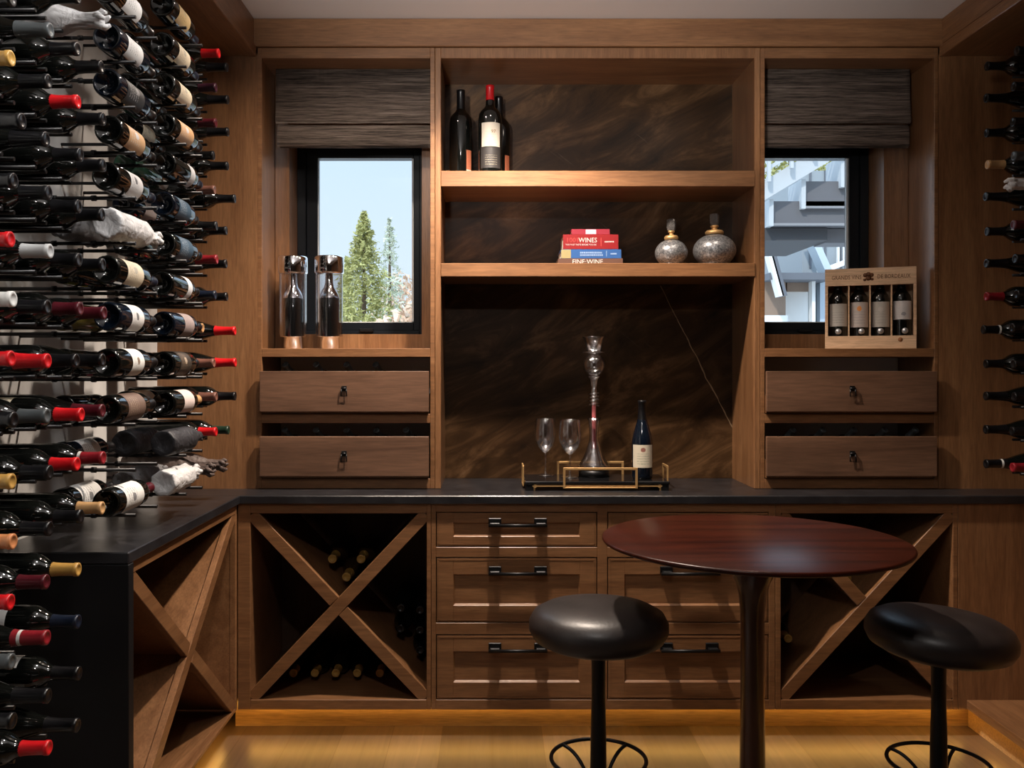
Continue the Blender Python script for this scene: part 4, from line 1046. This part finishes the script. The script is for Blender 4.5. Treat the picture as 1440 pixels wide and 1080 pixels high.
shrub(wx(546, 22), 22, GZ, .95, 2.2, M['autumn'], 'low autumn shrub beside the conifer', 6, 2000)
single('garden_ground', MB().box(-40, 40, 4.4, 70, GZ-.2, GZ), plain('pale ground', (.55, .53, .50), .9), 'pale open ground outside the house', 'ground')
conifer(PX(1112, 23), 23, GZ, 13.0, 4.0, M['needles'], 'conifer behind the outdoor stair railing', 9, 2.0)
# deck, stair and neighbour wing outside the right window
dw = plain('weathered deck boards', (.13, .13, .14), .7); dl = plain('pale painted deck edge', (.50, .53, .55), .6); dd_ = plain('dark deck underside', (.06, .062, .068), .8)
D = 8.0
def dx(px): return PX(px, D)
def dz(py): return PZ(py, D)
t = thing('outdoor_stair', 'grey wooden deck stair climbing to the right outside the right window', 'stair', (dx(1130), D, dz(330)))
m = MB()
p0, p1 = (dx(1060), dz(277)), (dx(1215), dz(184)); a = math.atan2(p1[1]-p0[1], p1[0]-p0[0]); l = math.hypot(p1[0]-p0[0], p1[1]-p0[1])
m.obox((l+.6, .05, .15), Matrix.Translation(((p0[0]+p1[0])/2, D-.10, (p0[1]+p1[1])/2)) @ Matrix.Rotation(-a, 4, 'Y')); part('stringer', m, dl, t)
for x0, ya, yb_ in ((1079, 283, 318), (1124, 255, 294), (1179, 222, 264)):
    part('step', MB().box(dx(x0+6), 5.2, D, D+.30, dz(yb_), dz(ya)), dw, t)
    part('step_end', MB().box(dx(x0), dx(x0+6), D-.06, D+.30, dz(yb_+1), dz(ya-1)), dl, t)
    part('tread_edge', MB().box(dx(x0+6), 5.2, D-.05, D, dz(yb_), dz(yb_-3)), plain('worn tread edge', (.26, .26, .27), .7), t)
part('landing_beam', MB().box(dx(1050), dx(1167), D+.06, D+1.2, dz(337), dz(319)), dd_, t)
part('landing_post', MB().box(dx(1167), dx(1240), D+.12, D+.4, dz(339), dz(319)), dw, t)
t = thing('stair_railing', 'white slatted railing along the outdoor stair', 'railing', (dx(1100), D-.3, dz(270)))
for off in (-24, -42, -60, -78):
    m = MB(); q = -off/156.0-.08
    m.obox((l+.6, .03, .032), Matrix.Translation(((p0[0]+p1[0])/2, D-.16, (p0[1]+p1[1])/2+q+.10)) @ Matrix.Rotation(-a, 4, 'Y')); part('rail', m, dl, t)
for px in (1072, 1103, 1134):
    part('post', MB().box(dx(px)-.014, dx(px)+.014, D-.21, D-.17, dz(277-(px-1060)*.60)+.05, 4.4), dl, t)
# neighbour wing
D2 = 14.0
def ex(px): return PX(px, D2)
def ez(py): return PZ(py, D2)
sid = plain('grey vertical siding', (.27, .30, .32), .7); wt = plain('white trim paint', (.80, .81, .80), .6); stn = plain('brown stone veneer', (.28, .20, .15), .8); rf = plain('dark roof edge', (.12, .13, .15), .7)
t = thing('neighbour_house', 'grey sided house wing seen through the right window', 'house', (ex(1150), D2, GZ))
part('siding_wall', MB().box(ex(1128), ex(1350), D2, D2+3, GZ, ez(240)), sid, t)
m = MB()
for px in (1138, 1159, 1181, 1204): m.box(ex(px), ex(px)+.03, D2-.02, D2, ez(377), ez(240))
part('board_joint', m, rf, t)
part('window_trim', MB().box(ex(1176), ex(1179), D2-.05, D2, ez(371), ez(338)).box(ex(1184), ex(1187), D2-.05, D2, ez(371), ez(338)), wt, t)
m = MB(); q0, q1 = (ex(1144), ez(385)), (ex(1230), ez(352)); aa = math.atan2(q1[1]-q0[1], q1[0]-q0[0]); ll = math.hypot(q1[0]-q0[0], q1[1]-q0[1])
m.obox((ll, .3, .07), Matrix.Translation(((q0[0]+q1[0])/2, D2-.3, (q0[1]+q1[1])/2)) @ Matrix.Rotation(-aa, 4, 'Y')); part('eave_board', m, wt, t)
m = MB(); q0, q1 = (ex(1122), ez(330)), (ex(1147), ez(386)); aa = math.atan2(q1[1]-q0[1], q1[0]-q0[0]); ll = math.hypot(q1[0]-q0[0], q1[1]-q0[1])
m.obox((ll, .3, .10), Matrix.Translation(((q0[0]+q1[0])/2, D2-.4, (q0[1]+q1[1])/2)) @ Matrix.Rotation(-aa, 4, 'Y')); part('barge_board', m, plain('blue-grey barge board', (.48, .56, .62), .6), t)
part('low_roof', MB().box(ex(1060), ex(1146), D2-.8, D2+1.5, ez(400), ez(391)), rf, t)
part('stone_wall', MB().box(ex(1060), ex(1093), D2-.4, D2+1, GZ, ez(400)), stn, t)
part('garage_wall', MB().box(ex(1093), ex(1130), D2-.2, D2+1, GZ, ez(412)).box(ex(1060), ex(1093), D2-.5, D2-.4, GZ, ez(446)), wt, t)
part('dark_lintel', MB().box(ex(1098), ex(1128), D2-.3, D2-.2, ez(412), ez(400)), stn, t)
part('corner_post', MB().box(ex(1126), ex(1130.5), D2-.5, D2-.35, GZ, ez(400)), wt, t)
part('glass_panels', MB().box(ex(1145), ex(1250), D2-.25, D2-.1, GZ, ez(392)), plain('blue glass panels', (.42, .50, .58), .2), t)
t = thing('entry_stair', 'dark sloping stair rail left in the right window view', 'railing', (ex(1085), 13, GZ))
for k, (o_, mm) in enumerate(((0, rf), (9, wt))):
    m = MB(); q0, q1 = (PX(1079-o_*.5, 13.2), PZ(335, 13.2)), (PX(1101-o_*.5, 13.2), PZ(417, 13.2)); aa = math.atan2(q1[1]-q0[1], q1[0]-q0[0]); ll = math.hypot(q1[0]-q0[0], q1[1]-q0[1])
    m.obox((ll, .2, .07), Matrix.Translation(((q0[0]+q1[0])/2, 13.2, (q0[1]+q1[1])/2)) @ Matrix.Rotation(-aa, 4, 'Y')); part('rail', m, mm, t)

# ------------------------------------------------------------------ sky, sun and lamps
w = bpy.data.worlds.new('sky'); bpy.context.scene.world = w; w.use_nodes = True; nt = w.node_tree
bg = nt.nodes['Background']
tc = N(nt, 'ShaderNodeTexCoord'); sx = N(nt, 'ShaderNodeSeparateXYZ'); L(nt, tc.outputs['Generated'], sx.inputs[0])
L(nt, ramp(nt, sx.outputs[2], [(.0, (.76, .87, .96)), (.28, (.60, .80, 1.0)), (1.0, (.52, .72, 1.0))]), bg.inputs['Color'])
L(nt, mathn(nt, 'MULTIPLY_ADD', mathn(nt, 'SMOOTH_MIN', mathn(nt, 'MAXIMUM', mathn(nt, 'SUBTRACT', sx.outputs[2], .25), 0.0), .45, .1), 5.0, 1.1), bg.inputs['Strength'])
def sun(rot, e, c, ang=2):
    l_ = bpy.data.lights.new('sun', 'SUN'); l_.energy = e; l_.color = c; l_.angle = R(ang)
    o = bpy.data.objects.new('sun', l_); col.objects.link(o); o.rotation_euler = rot; return o
sun((R(48), 0, R(-28)), 2.4, (1, .95, .86))
def spot(x, y, z, e, c=(1, .80, .58), size=80, blend=.8, rad=.035, aim=None):
    l_ = bpy.data.lights.new('downlight_or_fill', 'SPOT'); l_.energy = e; l_.color = c; l_.spot_size = R(size); l_.spot_blend = blend; l_.shadow_soft_size = rad
    o = bpy.data.objects.new('downlight_or_fill', l_); col.objects.link(o); o.location = (x, y, z)
    if aim: o.rotation_euler = (Vector(aim)-Vector((x, y, z))).to_track_quat('-Z', 'Y').to_euler()
    return o
def area(x, y, z, sx_, sy_, e, c, aim):
    l_ = bpy.data.lights.new('lamp', 'AREA'); l_.shape = 'RECTANGLE'; l_.size = sx_; l_.size_y = sy_; l_.energy = e; l_.color = c
    o = bpy.data.objects.new('lamp', l_); col.objects.link(o); o.location = (x, y, z)
    o.rotation_euler = (Vector(aim)-Vector((x, y, z))).to_track_quat('-Z', 'Y').to_euler(); return o
WARM = (1, .84, .70); NEUT = (1, .95, .90)
for x, e, cone in ((-.54, 60, 150), (.06, 250, 116), (.87, 20, 150)):
    spot(x, 2.98, ZC-.02, e, WARM, cone, 1.0 if cone > 120 else .6, .04, (x, 3.15, 0))
for y, e in ((.9, 78), (1.6, 78), (2.2, 36)):          # wall washers aimed at the bottle wall
    spot(-.30, y, ZC-.02, e, (1, .96, .92), 78, .8, .05, (-1.25, y, 1.85))
spot(-.1, .5, ZC-.02, 42, NEUT, 120, .9, .05, (.1, 2.5, .0))
spot(-.5, -.3, 1.9, 480, (1, .95, .91), 52, 1.0, .10, (.12, 2.2, 3.02))     # added upward fill spot behind the camera, no known lamp, brightens the ceiling

# ------------------------------------------------------------------ camera and view
cd_ = bpy.data.cameras.new('camera'); cd_.sensor_width = 36; cd_.lens = F/1440*36
cd_.shift_x = (720-692)/1440; cd_.shift_y = -(540-516)/1440; cd_.clip_start = .05; cd_.clip_end = 200
cam = bpy.data.objects.new('camera', cd_); col.objects.link(cam); cam.location = (0, 0, EYE); cam.rotation_euler = (R(90), 0, 0)
sc = bpy.context.scene; sc.camera = cam
sc.view_settings.view_transform = 'Standard'; sc.view_settings.look = 'None'; sc.view_settings.exposure = 0; sc.view_settings.gamma = 1
sc.view_settings.use_curve_mapping = False
